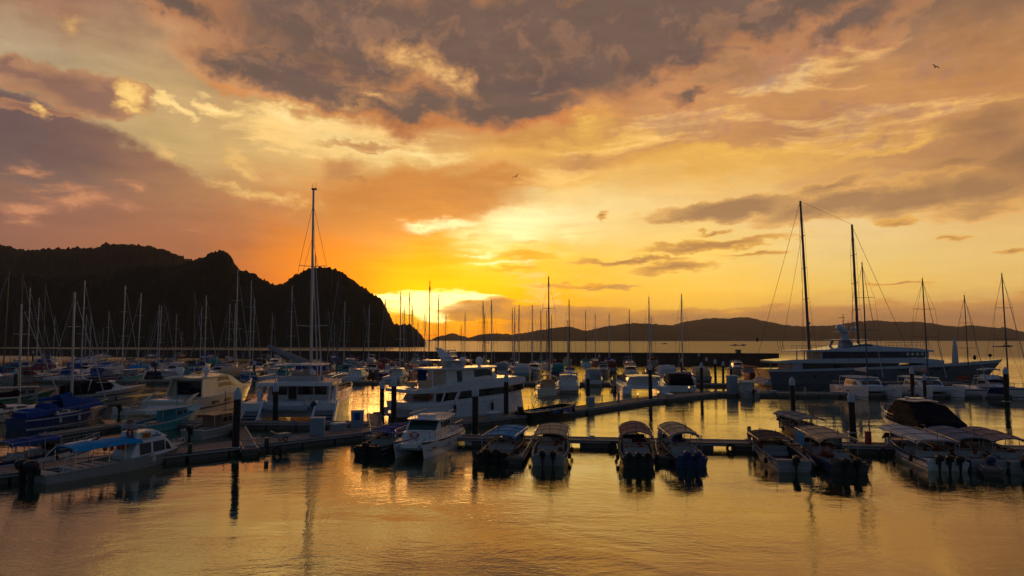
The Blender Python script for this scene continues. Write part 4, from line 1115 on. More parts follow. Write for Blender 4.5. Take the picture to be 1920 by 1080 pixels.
    P(lambda b: [fender(b, h.x(q), -(h.w(q)+.17), .9, .15, .9) for q in (.3,.6)], 'fender', RUBBER, t, True)
    P(lambda b: b.box(-L*.37, -L*.345, -B*.47, -B*.40, 1.6, 2.5), 'fire_hose_box', REDP, t)
    return t

def super_yacht():
    d = 117.0
    xs_, xb = X_at(1427, d)+1.2, X_at(1876, d)+2.8
    L, B = xb - xs_, 8.2
    t = thing('super_yacht', 'very large blue grey superyacht with stacked white decks and dark raked bow', 'superyacht', ((xs_+xb)/2, d + B/2, 0), 0.0)
    HULLC = mat('superyacht_hull', (0.10, 0.115, 0.14), 0.22, var=.04, coat=.5)
    SUP = mat('superyacht_paint', (0.48, 0.53, 0.58), 0.22, var=.04, coat=.5)
    h = Hull(L, B, 2.9, 4.5, sternw=.9, full=.5, rake=.11, flare=.22, draft=.8, pw=2.0, sheer_pow=1.4)
    hu = P(lambda b: h.shell(b, 0, 26), 'hull', HULLC, t, True)
    P(lambda b: (h.band(b, .90, 1.0, .05, .0, 1.0, n=30)), 'hull_stripe', SUP, hu)
    P(lambda b: (h.band(b, .27, .30, .03, .0, .97, n=30), h.band(b, .80, .86, .03, .52, .74)), 'waterline_stripe', mat('dark_blue_stripe', (.01,.02,.05), .3), hu)
    P(lambda b: [h.band(b, .62, .70, .02, q, q+.012) for q in (.12,.18,.24,.30,.36,.42,.60,.66,.72)], 'porthole', GLASS, hu)
    P(lambda b: h.band(b, .50, .54, .02, .80, .90), 'anchor_pocket', BLACK, hu)
    P(lambda b: [b.box(-L/2-.5+i*.5, -L/2+1.0+i*.5, -B*.40, B*.40, .3+i*.5, .8+i*.5) for i in range(4)], 'stern_steps', SUP, t)
    d1 = House([(-L*.40, 2.9), (L*.03, 3.1)], [(-L*.40, 4.05), (L*.03, 4.1)], B*.40, B*.40, crown=0)
    w1 = P(lambda b: d1.shell(b), 'main_saloon', SUP, t)
    P(lambda b: d1.strip(b, -L*.36, L*.025, .08, .95, n=10), 'window', GLASS, w1)
    f2 = House([(-L*.47, 4.02), (-L*.44, 4.0), (L*.10, 4.0), (L*.22, 3.6)], [(-L*.47, 4.35), (-L*.40, 4.6), (-L*.02, 4.75), (L*.10, 5.0), (L*.22, 4.45)], B*.47, B*.47, nar=.3, crown=0)
    P(lambda b: f2.shell(b), 'upper_deck', SUP, t, True)
    d2 = House([(-L*.30, 4.6), (L*.17, 4.85)], [(-L*.28, 6.0), (L*.15, 6.0), (L*.17, 5.9)], B*.36, B*.36, nar=.35, crown=0)
    w2 = P(lambda b: d2.shell(b), 'bridge_house', SUP, t)
    P(lambda b: d2.strip(b, -L*.275, L*.152, .10, .96, n=12), 'window', GLASS, w2)
    LIT = bpy.data.materials.get('lit_cabin')
    P(lambda b: [d2.strip(b, L*q, L*(q+.010), .42, .80, .03, n=1) for q in (.070, .092, .113, .135)], 'bridge_window', mat('bright_window_blind', (.75,.70,.55), .5), w2)
    f3 = House([(-L*.41, 6.0), (L*.12, 5.98), (L*.19, 5.85)], [(-L*.41, 6.12), (-L*.26, 6.3), (-L*.18, 6.9), (-L*.10, 7.35), (-L*.02, 6.85), (L*.10, 6.6), (L*.19, 6.15)], B*.42, B*.38, nar=.4, crown=0)
    P(lambda b: f3.shell(b), 'sun_deck', SUP, t, True)
    P(lambda b: (f3.strip(b, -L*.20, -L*.075, .72, .93, .03)), 'sun_deck_screen', GLASS, t, True)
    P(lambda b: (plate(b, [(-L*.22, B*.2), (-L*.20, B*.28), (-L*.10, B*.30), (-L*.07, B*.2)], 7.9, .12, .05), b.rings([[(-L*.17,-.9,6.9),(-L*.12,-.9,6.9),(-L*.12,.9,6.9),(-L*.17,.9,6.9)],[(-L*.165,-.5,8.2),(-L*.135,-.5,8.2),(-L*.135,.5,8.2),(-L*.165,.5,8.2)],[(-L*.165,-.3,10.2),(-L*.145,-.3,10.2),(-L*.145,.3,10.2),(-L*.165,.3,10.2)]]), b.box(-L*.19,-L*.12,-1.6,1.6,9.4,9.52), [b.rings([[(-L*.20,sg*1.6,6.6),(-L*.19,sg*1.6,6.6),(-L*.19,sg*1.75,6.6),(-L*.20,sg*1.75,6.6)],[(-L*.185,sg*1.6,7.95),(-L*.175,sg*1.6,7.95),(-L*.175,sg*1.75,7.95),(-L*.185,sg*1.75,7.95)]]) for sg in (-1,1)]), 'radar_mast', SUP, t)
    for xx, yy, zz, r_ in ((-.180, -1.0, 10.1, .62), (-.150, 1.0, 10.1, .62), (-.122, -.9, 9.9, .45)):
        P(lambda b: (b.ball((L*xx, yy, zz), r_, 14, 9), b.tube([(L*xx, yy, 9.45), (L*xx, yy, zz-.3)], .18, 8)), 'satellite_dome', SUP, t, True)
    P(lambda b: (b.tube([(-L*.152, 0, 10.2), (-L*.152, 0, 12.6)], .05, 5), b.tube([(-L*.17, 0, 11.9), (-L*.145, 0, 11.9)], .05, 4), b.tube([(-L*.152, -.6, 11.3), (-L*.152, .6, 11.3)], .04, 4), b.tube([(-L*.132, 0, 9.5), (-L*.132, 0, 11.4)], .035, 4)), 'antenna', WIRE, t)
    P(lambda b: [b.tube([(lerp(-L*.02, L*.155, i/11), -B*.36, 6.45), (lerp(-L*.02, L*.155, i/11), -B*.36, 7.55)], .035, 4) for i in range(12)] + [b.tube([(-L*.02, -B*.36, 7.55), (L*.155, -B*.36, 7.55)], .035, 4), b.tube([(-L*.02, -B*.36, 7.05), (L*.155, -B*.36, 7.05)], .025, 4)] + [b.tube([(lerp(-L*.40, -L*.24, i/8), -B*.38, 6.2), (lerp(-L*.40, -L*.24, i/8), -B*.38, 7.0)], .03, 4) for i in range(9)] + [b.tube([(-L*.40, -B*.38, 7.0), (-L*.24, -B*.38, 7.0)], .03, 4)], 'deck_rail', STEEL, t)
    P(lambda b: [b.tube([(L*x_, -B*.38, 4.5), (L*x_, -B*.38, 6.05)], .10, 6) for x_ in (-.38, -.35, -.32)] + [b.tube([(-L*.43, sg*B*.40, 2.9), (-L*.43, sg*B*.40, 4.1)], .10, 6) for sg in (-1,1)], 'deck_pillar', SUP, t)
    P(lambda b: b.rings([[(L*.295, -.32, 4.1), (L*.315, -.32, 4.1), (L*.315, .32, 4.1), (L*.295, .32, 4.1)], [(L*.300, -.2, 7.0), (L*.312, -.2, 7.0), (L*.312, .2, 7.0), (L*.300, .2, 7.0)], [(L*.304, -.08, 8.6), (L*.308, -.08, 8.6), (L*.308, .08, 8.6), (L*.304, .08, 8.6)]]), 'foredeck_mast', SUP, t)
    P(lambda b: (b.tube([(L*.45, 0, 4.3), (L*.45, 0, 5.1)], .04, 5), b.ball((L*.45, 0, 5.25), .32, 8, 6), b.ball((L*.37, -1.0, 4.9), (.28,.28,.45), 8, 6)), 'bow_fittings', BLACK, t, True)
    P(lambda b: [b.tube([(-L*.43+i*.45, -B*.1, 6.2), (-L*.44+i*.5, -B*.1, 8.4-.3*i)], .03, 4) for i in range(3)], 'whip_antenna', WIRE, t)
    return t

def ketch():
    d = 133.0
    x0 = X_at(1408, d); x1 = X_at(1718, d)
    L = x1 - x0; B = 7.0
    t = thing('sailing_yacht', 'huge two masted sailing yacht moored behind the superyacht, masts towering over it', 'sailing yacht', ((x0+x1)/2, d, 0), PI)
    h = Hull(L, B, 1.7, 2.3, sternw=.7, full=.45, rake=.12, flare=.15, draft=.6, pw=1.9)
    P(lambda b: h.shell(b), 'hull', NAVY, t, True)
    P(lambda b: House([(-L*.25, 1.9), (L*.15, 2.1)], [(-L*.25, 3.0), (L*.05, 3.0), (L*.15, 2.2)], B*.33, B*.28, nar=.3).shell(b), 'deckhouse', WHITE, t, True)
    cx = (x0+x1)/2
    tops = []
    for px, ytop, rk in ((1516, 375, -.9), (1608, 420, -.45)):
        lx = -(X_at(px, d) - cx)
        H = (637.5 - ytop) / HFOC * d + CAM_H
        m_ = P(lambda b: b.tube([(lx, 0, 2), (lx-rk*.4, 0, H*.45), (lx-rk, 0, H)], .30, 10, .20), 'mast', DARKALU, t, True)
        P(lambda b: [b.tube([(lx-rk*f, -1.5+f*.5, H*f+.1), (lx-rk*f, 0, H*f), (lx-rk*f, 1.5-f*.5, H*f+.1)], .06, 5) for f in (.26, .45, .62, .80)], 'spreader', DARKALU, m_)
        P(lambda b: [b.tube([(lx-rk, 0, H*.98), (lx-rk*.8, sg*1.2, H*.80), (lx-rk*.45, sg*1.4, H*.45), (lx-.3, sg*B*.45, 1.9)], .028, 4) for sg in (-1,1)] + [b.tube([(lx-rk*.8, 0, H*.8), (lx+1.6, 0, 2)], .028, 4)], 'rigging', WIRE, t)
        P(lambda b: b.tube([(lx-.3, 0, 3.6), (lx-8.0, 0, 3.9)], .16, 6), 'boom', DARKALU, t)
        P(lambda b: b.ball((lx-.1, -.5, 11.2 if px < 1600 else 10.4), .42, 10, 7), 'radar_dome', WHITE, m_, True)
        tops.append((lx-rk, H))
    (a, ha), (c_, hc) = tops
    P(lambda b: (b.tube([(a, 0, ha), (L/2-.3, 0, 2.3)], .035, 4), b.tube([(a, 0, ha*.80), (L/2-5, 0, 2.2)], .030, 4), b.tube([(a, 0, ha), (c_, 0, hc)], .025, 4), b.tube([(c_, 0, hc*.99), (-L/2+.3, 0, 2.0)], .040, 4)), 'stay', WIRE, t)
    P(lambda b: b.ball((L/2-1.1, 0, 8.0), (.22,.22,.45), 8, 6), 'stay_fitting', BLACK, t, True)
    return t

def passenger_ferry():
    # alongside the main pontoon, stern to the left
    a = at(100, 907); b_ = at(352, 864)
    rz = math.atan2(b_.y-a.y, b_.x-a.x)
    L = (b_.xy-a.xy).length + 1.0; B = 2.45
    mid = (a+b_)/2; off = Vector((-math.sin(rz), math.cos(rz), 0))*(B/2*.8)
    t = thing('cabin_ferry', 'low white passenger boat with blue awning aft and orange sign board on its cabin', 'ferry', (mid.x+off.x, mid.y+off.y, 0), rz)
    t.scale = (1, 1, .86)
    h = Hull(L, B, .62, 1.35, sternw=.88, full=.5, rake=.16, flare=.16, draft=.25, pw=1.8, well=(.08,.52), inset=.16, floor=.28, sheer_pow=1.7)
    hu = P(lambda b: h.shell(b), 'hull', OFFW, t, True)
    P(lambda b: h.band(b, .92, 1.0, .04), 'rubbing_strake', GREYH, hu)
    hs = House([(L*.02, .65), (L*.40, 1.05)], [(L*.10, 1.95), (L*.27, 1.98), (L*.385, 1.15)], B*.44, B*.38, nar=.4, crown=.06)
    hs.x0 = L*.02; hs.top = [(L*.02, .8), (L*.075, 2.02), (L*.27, 2.08), (L*.36, 1.25), (L*.40, 1.10)]
    cb = P(lambda b: hs.shell(b), 'cabin', WHITE, t, True)
    P(lambda b: hs.strip(b, L*.085, L*.165, .20, .82), 'window', GLASS, cb)
    P(lambda b: hs.strip(b, L*.18, L*.265, .20, .82), 'window', GLASS, cb)
    P(lambda b: hs.strip(b, L*.275, L*.325, .22, .78, s1=-.28), 'window', GLASS, cb)
    P(lambda b: hs.screen(b, L*.285, L*.345, .16), 'windscreen', GLASS, cb)
    P(lambda b: House([(L*.07, 2.08), (L*.30, 2.08)], [(L*.07, 2.55), (L*.16, 2.66), (L*.21, 2.62), (L*.30, 2.12)], B*.36, B*.31, nar=.2, crown=.03).shell(b), 'roof_fairing', WHITE, t, True)
    bd = P(lambda b: b.box(L*.105, L*.165, -B*.365-.03, -B*.345, 2.16, 2.52), 'sign_board', YELLOW, t)
    P(lambda b: [b.box(L*.110, L*.160, -B*.365-.045, -B*.365-.031, 2.20+i*.10, 2.26+i*.10) for i in range(3)], 'sign_lettering', REDP, bd)
    P(lambda b: [b.box(L*.175+i*.16, L*.175+i*.16+.11, -B*.362-.035, -B*.35, 2.20, 2.30) for i in range(4)] + [b.box(L*.205, L*.215, -B*.362-.035, -B*.35, 2.36, 2.46)], 'emblem', BLUEP, t)
    P(lambda b: (canopy(b, -L*.34, L*.10, B*.46, 2.06, .20, n=14, dz=.10)), 'awning', C_SKY, t, True)
    P(lambda b: [b.tube([(lerp(-L*.33, -L*.02, i/3), sg*(B*.44), .62), (lerp(-L*.33, -L*.02, i/3), sg*B*.45, 2.06)], .03, 5) for i in range(4) for sg in (-1,1)] + [b.tube([(-L*.40, sg*B*.42, .62), (-L*.385, sg*B*.42, 1.5), (-L*.33, sg*B*.44, 2.0)], .03, 5) for sg in (-1,1)], 'awning_frame', STEEL, t)
    P(lambda b: [b.box(lerp(-L*.30, -L*.04, i/4)-.2, lerp(-L*.30, -L*.04, i/4)+.2, -B*.34, B*.34, .28, .68) for i in range(5)], 'bench', SEAT, t)
    rr = random.Random(5)
    P(lambda b: [b.ball((rr.uniform(-L*.25, L*.0), rr.choice((-1,1))*B*.42, rr.uniform(1.6,1.85)), (.16,.07,.2), 7, 5) for i in range(9)], 'life_vests', ORANGE, t, True)
    P(lambda b: b.torus((L*.055, -.35, 2.52), .26, .07, 'x'), 'lifebuoy', ORANGE, t, True)
    P(lambda b: [b.ball((L*.10+rr.uniform(-.3,.5), rr.uniform(-.5,.5), 2.80+rr.uniform(0,.2)), (.24,.2,.16), 7, 5) for i in range(9)], 'roof_bundle', C_GREY, t, True)
    P(lambda b: [b.tube([(L*x_, sg*.8, 2.5), (L*x_, sg*.8, 3.15)], .02, 4) for x_ in (.075,.14) for sg in (-1,1)] + [b.tube([(L*.075, sg*.8, 3.15), (L*.14, sg*.8, 3.15)], .02, 4) for sg in (-1,1)], 'roof_rail', STEEL, t)
    for yy in (-.45, .45): outboard(t, -L/2-.05, yy, .45, 1.15)
    P(lambda b: fender(b, L*.16, -(B*.52+.12), .62, .12, .42), 'fender', C_WHITE, t, True)
    P(lambda b: h.rail(b, .80, .99, .32, .018, posts=3), 'bow_rail', STEEL, t)
    return t

def fishing_catamaran():
    # white cabin catamaran, bows towards the camera
    bw = at(764, 862); rz = R(259.5); L, B = 9.4, 3.3
    cx = bw.x - math.cos(rz)*L/2; cy = bw.y - math.sin(rz)*L/2
    t = thing('cabin_catamaran', 'white cabin catamaran with railed foredeck and red lifebuoy, bows facing the camera', 'motor boat', (cx, cy, 0), rz)
    t.scale = (1, 1, .76)
    h = Hull(L, 1.3, 1.15, 1.45, sternw=.85, full=.4, rake=.06, flare=.08, draft=.35, pw=2.8)
    yb = B/2 - .65
    for sg in (-1, 1):
        hu = P(lambda b: h.shell(b, sg*yb), 'hull', WHITE, t, True)
        P(lambda b: (h.band(b, .94, 1.02, .03, y0=sg*yb), h.band(b, .56, .58, .02, t0=.0, t1=.95, y0=sg*yb)), 'rubbing_strake', BLACK, hu)
        P(lambda b: h.band(b, .62, .68, .03, t0=.80, t1=.86, y0=sg*yb), 'anchor_pocket', BLACK, hu)
    P(lambda b: (b.slab([(-L*.48, -B*.46), (L*.34, -B*.46), (L*.46, -B*.30), (L*.485, 0), (L*.46, B*.30), (L*.34, B*.46), (-L*.48, B*.46)], .98, 1.34)), 'deck', WHITE, t)
    P(lambda b: b.rings([[(L*.30, -yb, .35), (L*.30, yb, .35), (L*.30, yb, 1.0), (L*.30, -yb, 1.0)], [(L*.47, -yb*.8, .8), (L*.47, yb*.8, .8), (L*.47, yb*.8, 1.2), (L*.47, -yb*.8, 1.2)]]), 'tunnel_fairing', GREYH, t)
    hs = House([(-L*.16, 1.33), (L*.26, 1.33)], [(-L*.16, 2.85), (L*.10, 2.88), (L*.19, 2.0), (L*.26, 1.95)], B*.40, B*.36, nar=.12, crown=.04)
    cb = P(lambda b: hs.shell(b), 'cabin', WHITE, t, True)
    P(lambda b: [hs.strip(b, -L*.14+i*.62, -L*.14+i*.62+.46, .52, .90) for i in range(4)], 'window', GLASS, cb)
    P(lambda b: hs.screen(b, L*.108, L*.185, .14), 'windscreen', mat('greenish_glass', (.01,.05,.04), .08), cb)
    P(lambda b: plate(b, [(-L*.36, B*.24), (-L*.32, B*.38), (-L*.05, B*.44), (L*.10, B*.42), (L*.145, B*.34)], 2.92, .08, .10), 'roof', WHITE, t, True)
    P(lambda b: [b.tube([(-L*.33, sg*B*.36, 1.3), (-L*.33, sg*B*.36, 2.95)], .035, 5) for sg in (-1,1)], 'roof_post', STEEL, t)
    def rr(b):
        for sg in (-1, 1):
            pts = [(-L*.30, sg*B*.34, 3.45), (L*.06, sg*B*.38, 3.45), (L*.12, sg*B*.30, 3.45)]
            b.tube(pts, .02, 5)
            for i in range(6):
                x = lerp(-L*.30, L*.10, i/5); b.tube([(x, sg*B*.37, 3.0), (x, sg*B*.37, 3.45)], .018, 4)
        b.tube([(-L*.30, -B*.34, 3.45), (-L*.30, B*.34, 3.45)], .02, 5); b.tube([(L*.12, -B*.30, 3.45), (L*.12, B*.30, 3.45)], .02, 5)
    P(rr, 'roof_rail', STEEL, t)
    P(lambda b: (b.box(-L*.02, L*.07, -B*.2, B*.2, 3.02, 3.35)), 'roof_locker', WHITE, t)
    def fr(b):
        out = [(-L*.02, B*.45), (L*.20, B*.45), (L*.34, B*.44), (L*.45, B*.30), (L*.475, .05)]
        for sg in (-1, 1):
            for hh in (.95, .5): b.tube([(x, sg*y, 1.34+hh) for x, y in out], .022 if hh > .9 else .016, 5)
            for x, y in [(lerp(a[0], b2[0], u), lerp(a[1], b2[1], u)) for a, b2 in zip(out, out[1:]) for u in (0, .5)] + [out[-1]]:
                b.tube([(x, sg*y, 1.34), (x, sg*y, 2.29)], .018, 4)
    P(fr, 'foredeck_rail', STEEL, t)
    P(lambda b: b.torus((L*.275, -.25, 1.75), .27, .06, 'x'), 'lifebuoy', REDP, t, True)
    P(lambda b: (b.box(-L*.46, -L*.22, -B*.38, B*.38, 1.34, 1.55), b.box(-L*.30, -L*.24, -.9, .9, 1.34, 2.0)), 'aft_seats', SEAT, t)
    P(lambda b: [b.tube([(-L*.47, sg*B*.42, 1.34), (-L*.47, sg*B*.42, 2.2)], .02, 4) for sg in (-1,1)] + [b.tube([(-L*.47, -B*.42, 2.2), (-L*.47, B*.42, 2.2)], .02, 4)] + [b.tube([(-L*.47, sg*B*.42, 2.2), (-L*.20, sg*B*.44, 2.2)], .02, 4) for sg in (-1,1)], 'aft_rail', STEEL, t)
    for sg in (-1, 1): outboard(t, -L/2, sg*yb, .55, 1.0)
    P(lambda b: [fender(b, h.x(q), -sgn*(B/2+.14), .75, .13) for q in (.25,.55) for sgn in (-1,1)], 'fender', C_WHITE, t, True)
    return t

def covered_cruiser():
    p = at(1806, 842); rz = R(84); L, B = 11.0, 3.7
    t = thing('covered_cruiser', 'sports cruiser wrapped aft in black canvas, sunlit bow rail, behind the near pontoon', 'motor boat', (p.x-.3+math.cos(rz)*L/2, p.y+math.sin(rz)*L/2+1.2, 0), rz)
    t.scale = (1, 1, .82)
    h = Hull(L, B, 1.35, 1.95, sternw=.9, full=.45, rake=.15, flare=.24, draft=.4, pw=2.1)
    hu = P(lambda b: h.shell(b), 'hull', WHITE, t, True)
    P(lambda b: h.band(b, .66, .74), 'stripe', NAVY, hu)
    hs = House([(-L*.10, 1.5), (L*.36, 1.9)], [(-L*.10, 2.5), (L*.08, 2.5), (L*.36, 1.95)], B*.38, B*.30, nar=.5, crown=.08)
    P(lambda b: hs.shell(b), 'foredeck_cabin', WHITE, t, True)
    cv = House([(-L*.40, 1.35), (L*.14, 1.6)], [(-L*.44, 1.9), (-L*.36, 2.4), (-L*.24, 3.35), (L*.02, 3.55), (L*.10, 2.9), (L*.14, 2.3)], B*.50, B*.36, nar=.15, crown=.16)
    cv.x0 = -L*.44
    P(lambda b: cv.shell(b), 'canvas_cover', C_BLACK, t, True)
    P(lambda b: plate(b, [(-L*.22, B*.22), (-L*.18, B*.30), (L*.02, B*.30), (L*.05, B*.2)], 3.66, .07, .10), 'hardtop', GREYH, t, True)
    P(lambda b: (b.box(-L*.10, -L*.02, -.5, .5, 3.85, 3.93), b.tube([(-L*.06, 0, 3.7), (-L*.06, 0, 3.9)], .08, 6), b.tube([(-L*.12, .4, 3.8), (-L*.12, .4, 5.0)], .015, 4), b.ball((-L*.02, .5, 3.92), (.18,.18,.12), 8, 5)), 'radar_scanner', WHITE, t)
    P(lambda b: h.rail(b, .45, .995, .75, .024, posts=8, mid=True), 'bow_rail', STEEL, t)
    P(lambda b: [b.ball((h.x(.93), sg*.45, 2.55), (.14,.12,.35), 7, 6) for sg in (-1,1)], 'bow_fender', NAVY, t, True)
    P(lambda b: b.box(-L/2-.7, -L/2+.05, -B*.42, B*.42, .35, .5), 'swim_platform', TEAK, t)
    P(lambda b: h.rail(b, .0, .12, .55, .022, posts=2, close=False), 'stern_rail', STEEL, t)
    return t
# ------------------------------------------------------------------ breakwater
def breakwater():
    t = thing('breakwater', 'long dark sheet pile breakwater wall closing the marina from the open sea', 'breakwater', (0, 0, 0), 0)
    pts = [(-520, 448), (-270, 355), (7, 249), (88, 226)]
    zt = 3.35
    wall = MB(); cap = MB()
    for (x0, y0), (x1, y1) in zip(pts, pts[1:]):
        n = int(math.hypot(x1-x0, y1-y0) / 0.7)
        dx, dy = (x1-x0)/n, (y1-y0)/n
        nx, ny = dy/math.hypot(dx, dy), -dx/math.hypot(dx, dy)
        lo = []; hi = []
        for i in range(n + 1):
            k_ = .22 if (i // 2) % 2 else 0
            x = x0 + dx*i + nx*k_; y = y0 + dy*i + ny*k_
            lo.append((x, y, -1.0)); hi.append((x, y, zt))
        kk = len(wall.v); wall.v += lo + hi
        wall.f += [(kk+i, kk+i+1, kk+n+1+i+1, kk+n+1+i) for i in range(n)]
        L_ = math.hypot(x1-x0, y1-y0); ux, uy = (x1-x0)/L_, (y1-y0)/L_; px_, py_ = uy, -ux
        cap.rings([[(x0+px_*.45, y0+py_*.45, zt-.35), (x0-px_*3, y0-py_*3, zt-.35), (x0-px_*3, y0-py_*3, zt+.15), (x0+px_*.45, y0+py_*.45, zt+.15)],
                   [(x1+px_*.45, y1+py_*.45, zt-.35), (x1-px_*3, y1-py_*3, zt-.35), (x1-px_*3, y1-py_*3, zt+.15), (x1+px_*.45, y1+py_*.45, zt+.15)]])
    wall.build('sheet_pile_wall', mat('rusty_steel_piling', (0.10, 0.06, 0.042), 0.9, var=.5, vscale=.6), t)
    cap.build('concrete_cap', mat('wall_cap', (0.07, 0.055, 0.045), 0.9), t)
breakwater()
PLANK = mat('weathered_planks', (0.22, 0.15, 0.12), 0.75, var=.3, vscale=1.2, bump=.01, bscale=9)
EDGE = mat('worn_edge_strip', (0.46, 0.44, 0.42), 0.35, var=.3, vscale=3)  # pale strips drawing the twin lines along the pontoon edges
CONC = mat('pontoon_concrete', (0.16, 0.14, 0.12), 0.85, var=.2)
PILEM = mat('tarred_pile', (0.016, 0.014, 0.013), 0.6, var=.3)
CAPM = mat('pale_pile_cap', (0.46, 0.54, 0.60), 0.45, var=.06)

def pontoon(label, pts, w, z=.5, gap=True, group='floating pontoons', name='pontoon', floatl=2.6, gapl=1.5, lip=True):
    """pts: centre line"""
    c0 = Vector((*pts[0], 0))
    t = thing(name, label, 'pontoon', c0, 0, group)
    es = MB(); dk = MB(); fa = MB(); fl = MB(); cl = MB()
    for a, b in zip(pts, pts[1:]):
        a = Vector((*a, 0)) - c0; b = Vector((*b, 0)) - c0
        L_ = (b-a).length; u = (b-a)/L_; n = Vector((-u.y, u.x, 0))
        def bx(mb, s0, s1, t0, t1, z0, z1):
            q = [a+u*s0+n*t0, a+u*s1+n*t0, a+u*s1+n*t1, a+u*s0+n*t1]
            mb.rings([[(p.x, p.y, z0) for p in q], [(p.x, p.y, z1) for p in q]])
        m = max(1, int(L_/3.0))
        for i in range(m):                       # plank panels with fine joints
            bx(dk, L_*i/m + .015, L_*(i+1)/m - .015, -w/2+.10, w/2-.10, z-.05, z + (.004 if i % 2 else 0))
        bx(fa, -.03, L_+.03, -w/2, -w/2+.09, z-.20, z+.02); bx(fa, -.03, L_+.03, w/2-.09, w/2, z-.20, z+.02)
        bx(fa, 0, L_, -w/2+.09, w/2-.09, z-.16, z-.06)
        for sg in (-1, 1):
            bx(es, 0, L_, sg*(w/2-.10) - (.06 if sg > 0 else -.0), sg*(w/2-.10) + (.0 if sg > 0 else .06), z+.005, z+.06)
            bx(es, 0, L_, *((w/2+.001, w/2+.04) if sg > 0 else (-w/2-.04, -w/2-.001)), z-.14, z-.07)
        s = .2
        while s < L_ - .5:
            e = min(L_ - .1, s + floatl)
            bx(fl, s, e, -w/2+.12, w/2-.12, -.35, z-.17); s = e + (gapl if gap else .15)
        for i in range(int(L_/5)+1):
            s = min(L_-.3, .4 + i*5)
            for sg in (-1, 1):
                c_ = a + u*s + n*sg*(w/2-.22)
                cl.tube([(c_.x-u.x*.14, c_.y-u.y*.14, z+.12), (c_.x+u.x*.14, c_.y+u.y*.14, z+.12)], .03, 5)
                cl.tube([(c_.x, c_.y, z), (c_.x, c_.y, z+.12)], .035, 5)
    es.build('edge_strip', EDGE, t); dk.build('deck', PLANK, t); fa.build('edge_beam', CONC, t); fl.build('floats', CONC, t); cl.build('cleats', STEEL, t)
    return t

A = Vector((-12, 54.9)); Bq = Vector((44, 46.3))
pontoon('long low pontoon with water showing through the gaps between its floats', [(-11.3, 54.6), (12, 51.6), (46, 46.6)], 2.0, gap=True)
pontoon('main walkway pontoon running from the lower left corner to the bend', [(-33.0, 35.8), (-22.6, 47.0), (-12.9, 56.8), (.6, 69.6)], 3.0, gap=False)
pontoon('far half of the main walkway curving right toward the tour berths', [(.9, 69.9), (7.2, 75.6), (16.6, 87.2), (29.5, 99.6)], 2.8, gap=False)
pontoon('straight pontoon in front of the right hand catamarans and superyacht', [(29.2, 99.2), (46, 97.2), (76, 94.0)], 2.6, gap=False)
pontoon('pontoon across the stern of the big sailing catamaran', [(-30.5, 63.2), (-12.8, 62.6)], 1.7, gap=False)
pontoon('back berth pontoon behind the central basin', [(-2, 122), (41, 117)], 2.0, gap=False)
pontoon('back berth pontoon left of the basin', [(-88, 129), (-24, 124)], 2.0, gap=False)
pontoon('dark pontoon in the far left berths', [(-150, 170), (-40, 160)], 2.0, gap=False)
def finger(px0, py0, px1, py1, w, label, z=.45):
    a = at(px0, py0, z); b = at(px1, py1, z)
    return pontoon(label, [(a.x, a.y), (b.x, b.y)], w, z, False, 'finger pontoons', 'finger_pontoon')
finger(965, 858, 988, 823, 1.1, 'short finger pontoon between the bright blue and tan canopies')
finger(1243, 856, 1238, 826, 1.0, 'narrow finger pontoon between the two centre tour boats')
finger(1513, 868, 1488, 832, 1.0, 'finger pontoon beside the open boat with dark folded canopy')
finger(1862, 880, 1815, 840, 1.1, 'finger pontoon right of the white roofed tour boat')
finger(84, 815, 292, 785, 1.4, 'finger pontoon under the side of the blue sailing boat')
finger(708, 812, 700, 775, 1.3, 'finger pontoon on the right side of the big sailing catamaran')
finger(30, 868, 120, 845, 1.2, 'finger pontoon by the small white speedboat')
finger(470, 842, 448, 800, 1.2, 'finger pontoon left of the big sailing catamaran')

ORD1 = ['zeroth','first','second','third','fourth','fifth','sixth','seventh','eighth','ninth','tenth','eleventh','twelfth','thirteenth','fourteenth','fifteenth','sixteenth','seventeenth','eighteenth','nineteenth']
TENS = ['', '', 'twent', 'thirt', 'fort', 'fift', 'sixt', 'sevent', 'eight', 'ninet']
def ordinal(n):
    if n < 20: return ORD1[n]
    if n % 10 == 0: return TENS[n//10] + 'ieth'
    return TENS[n//10] + 'y-' + ORD1[n % 10]

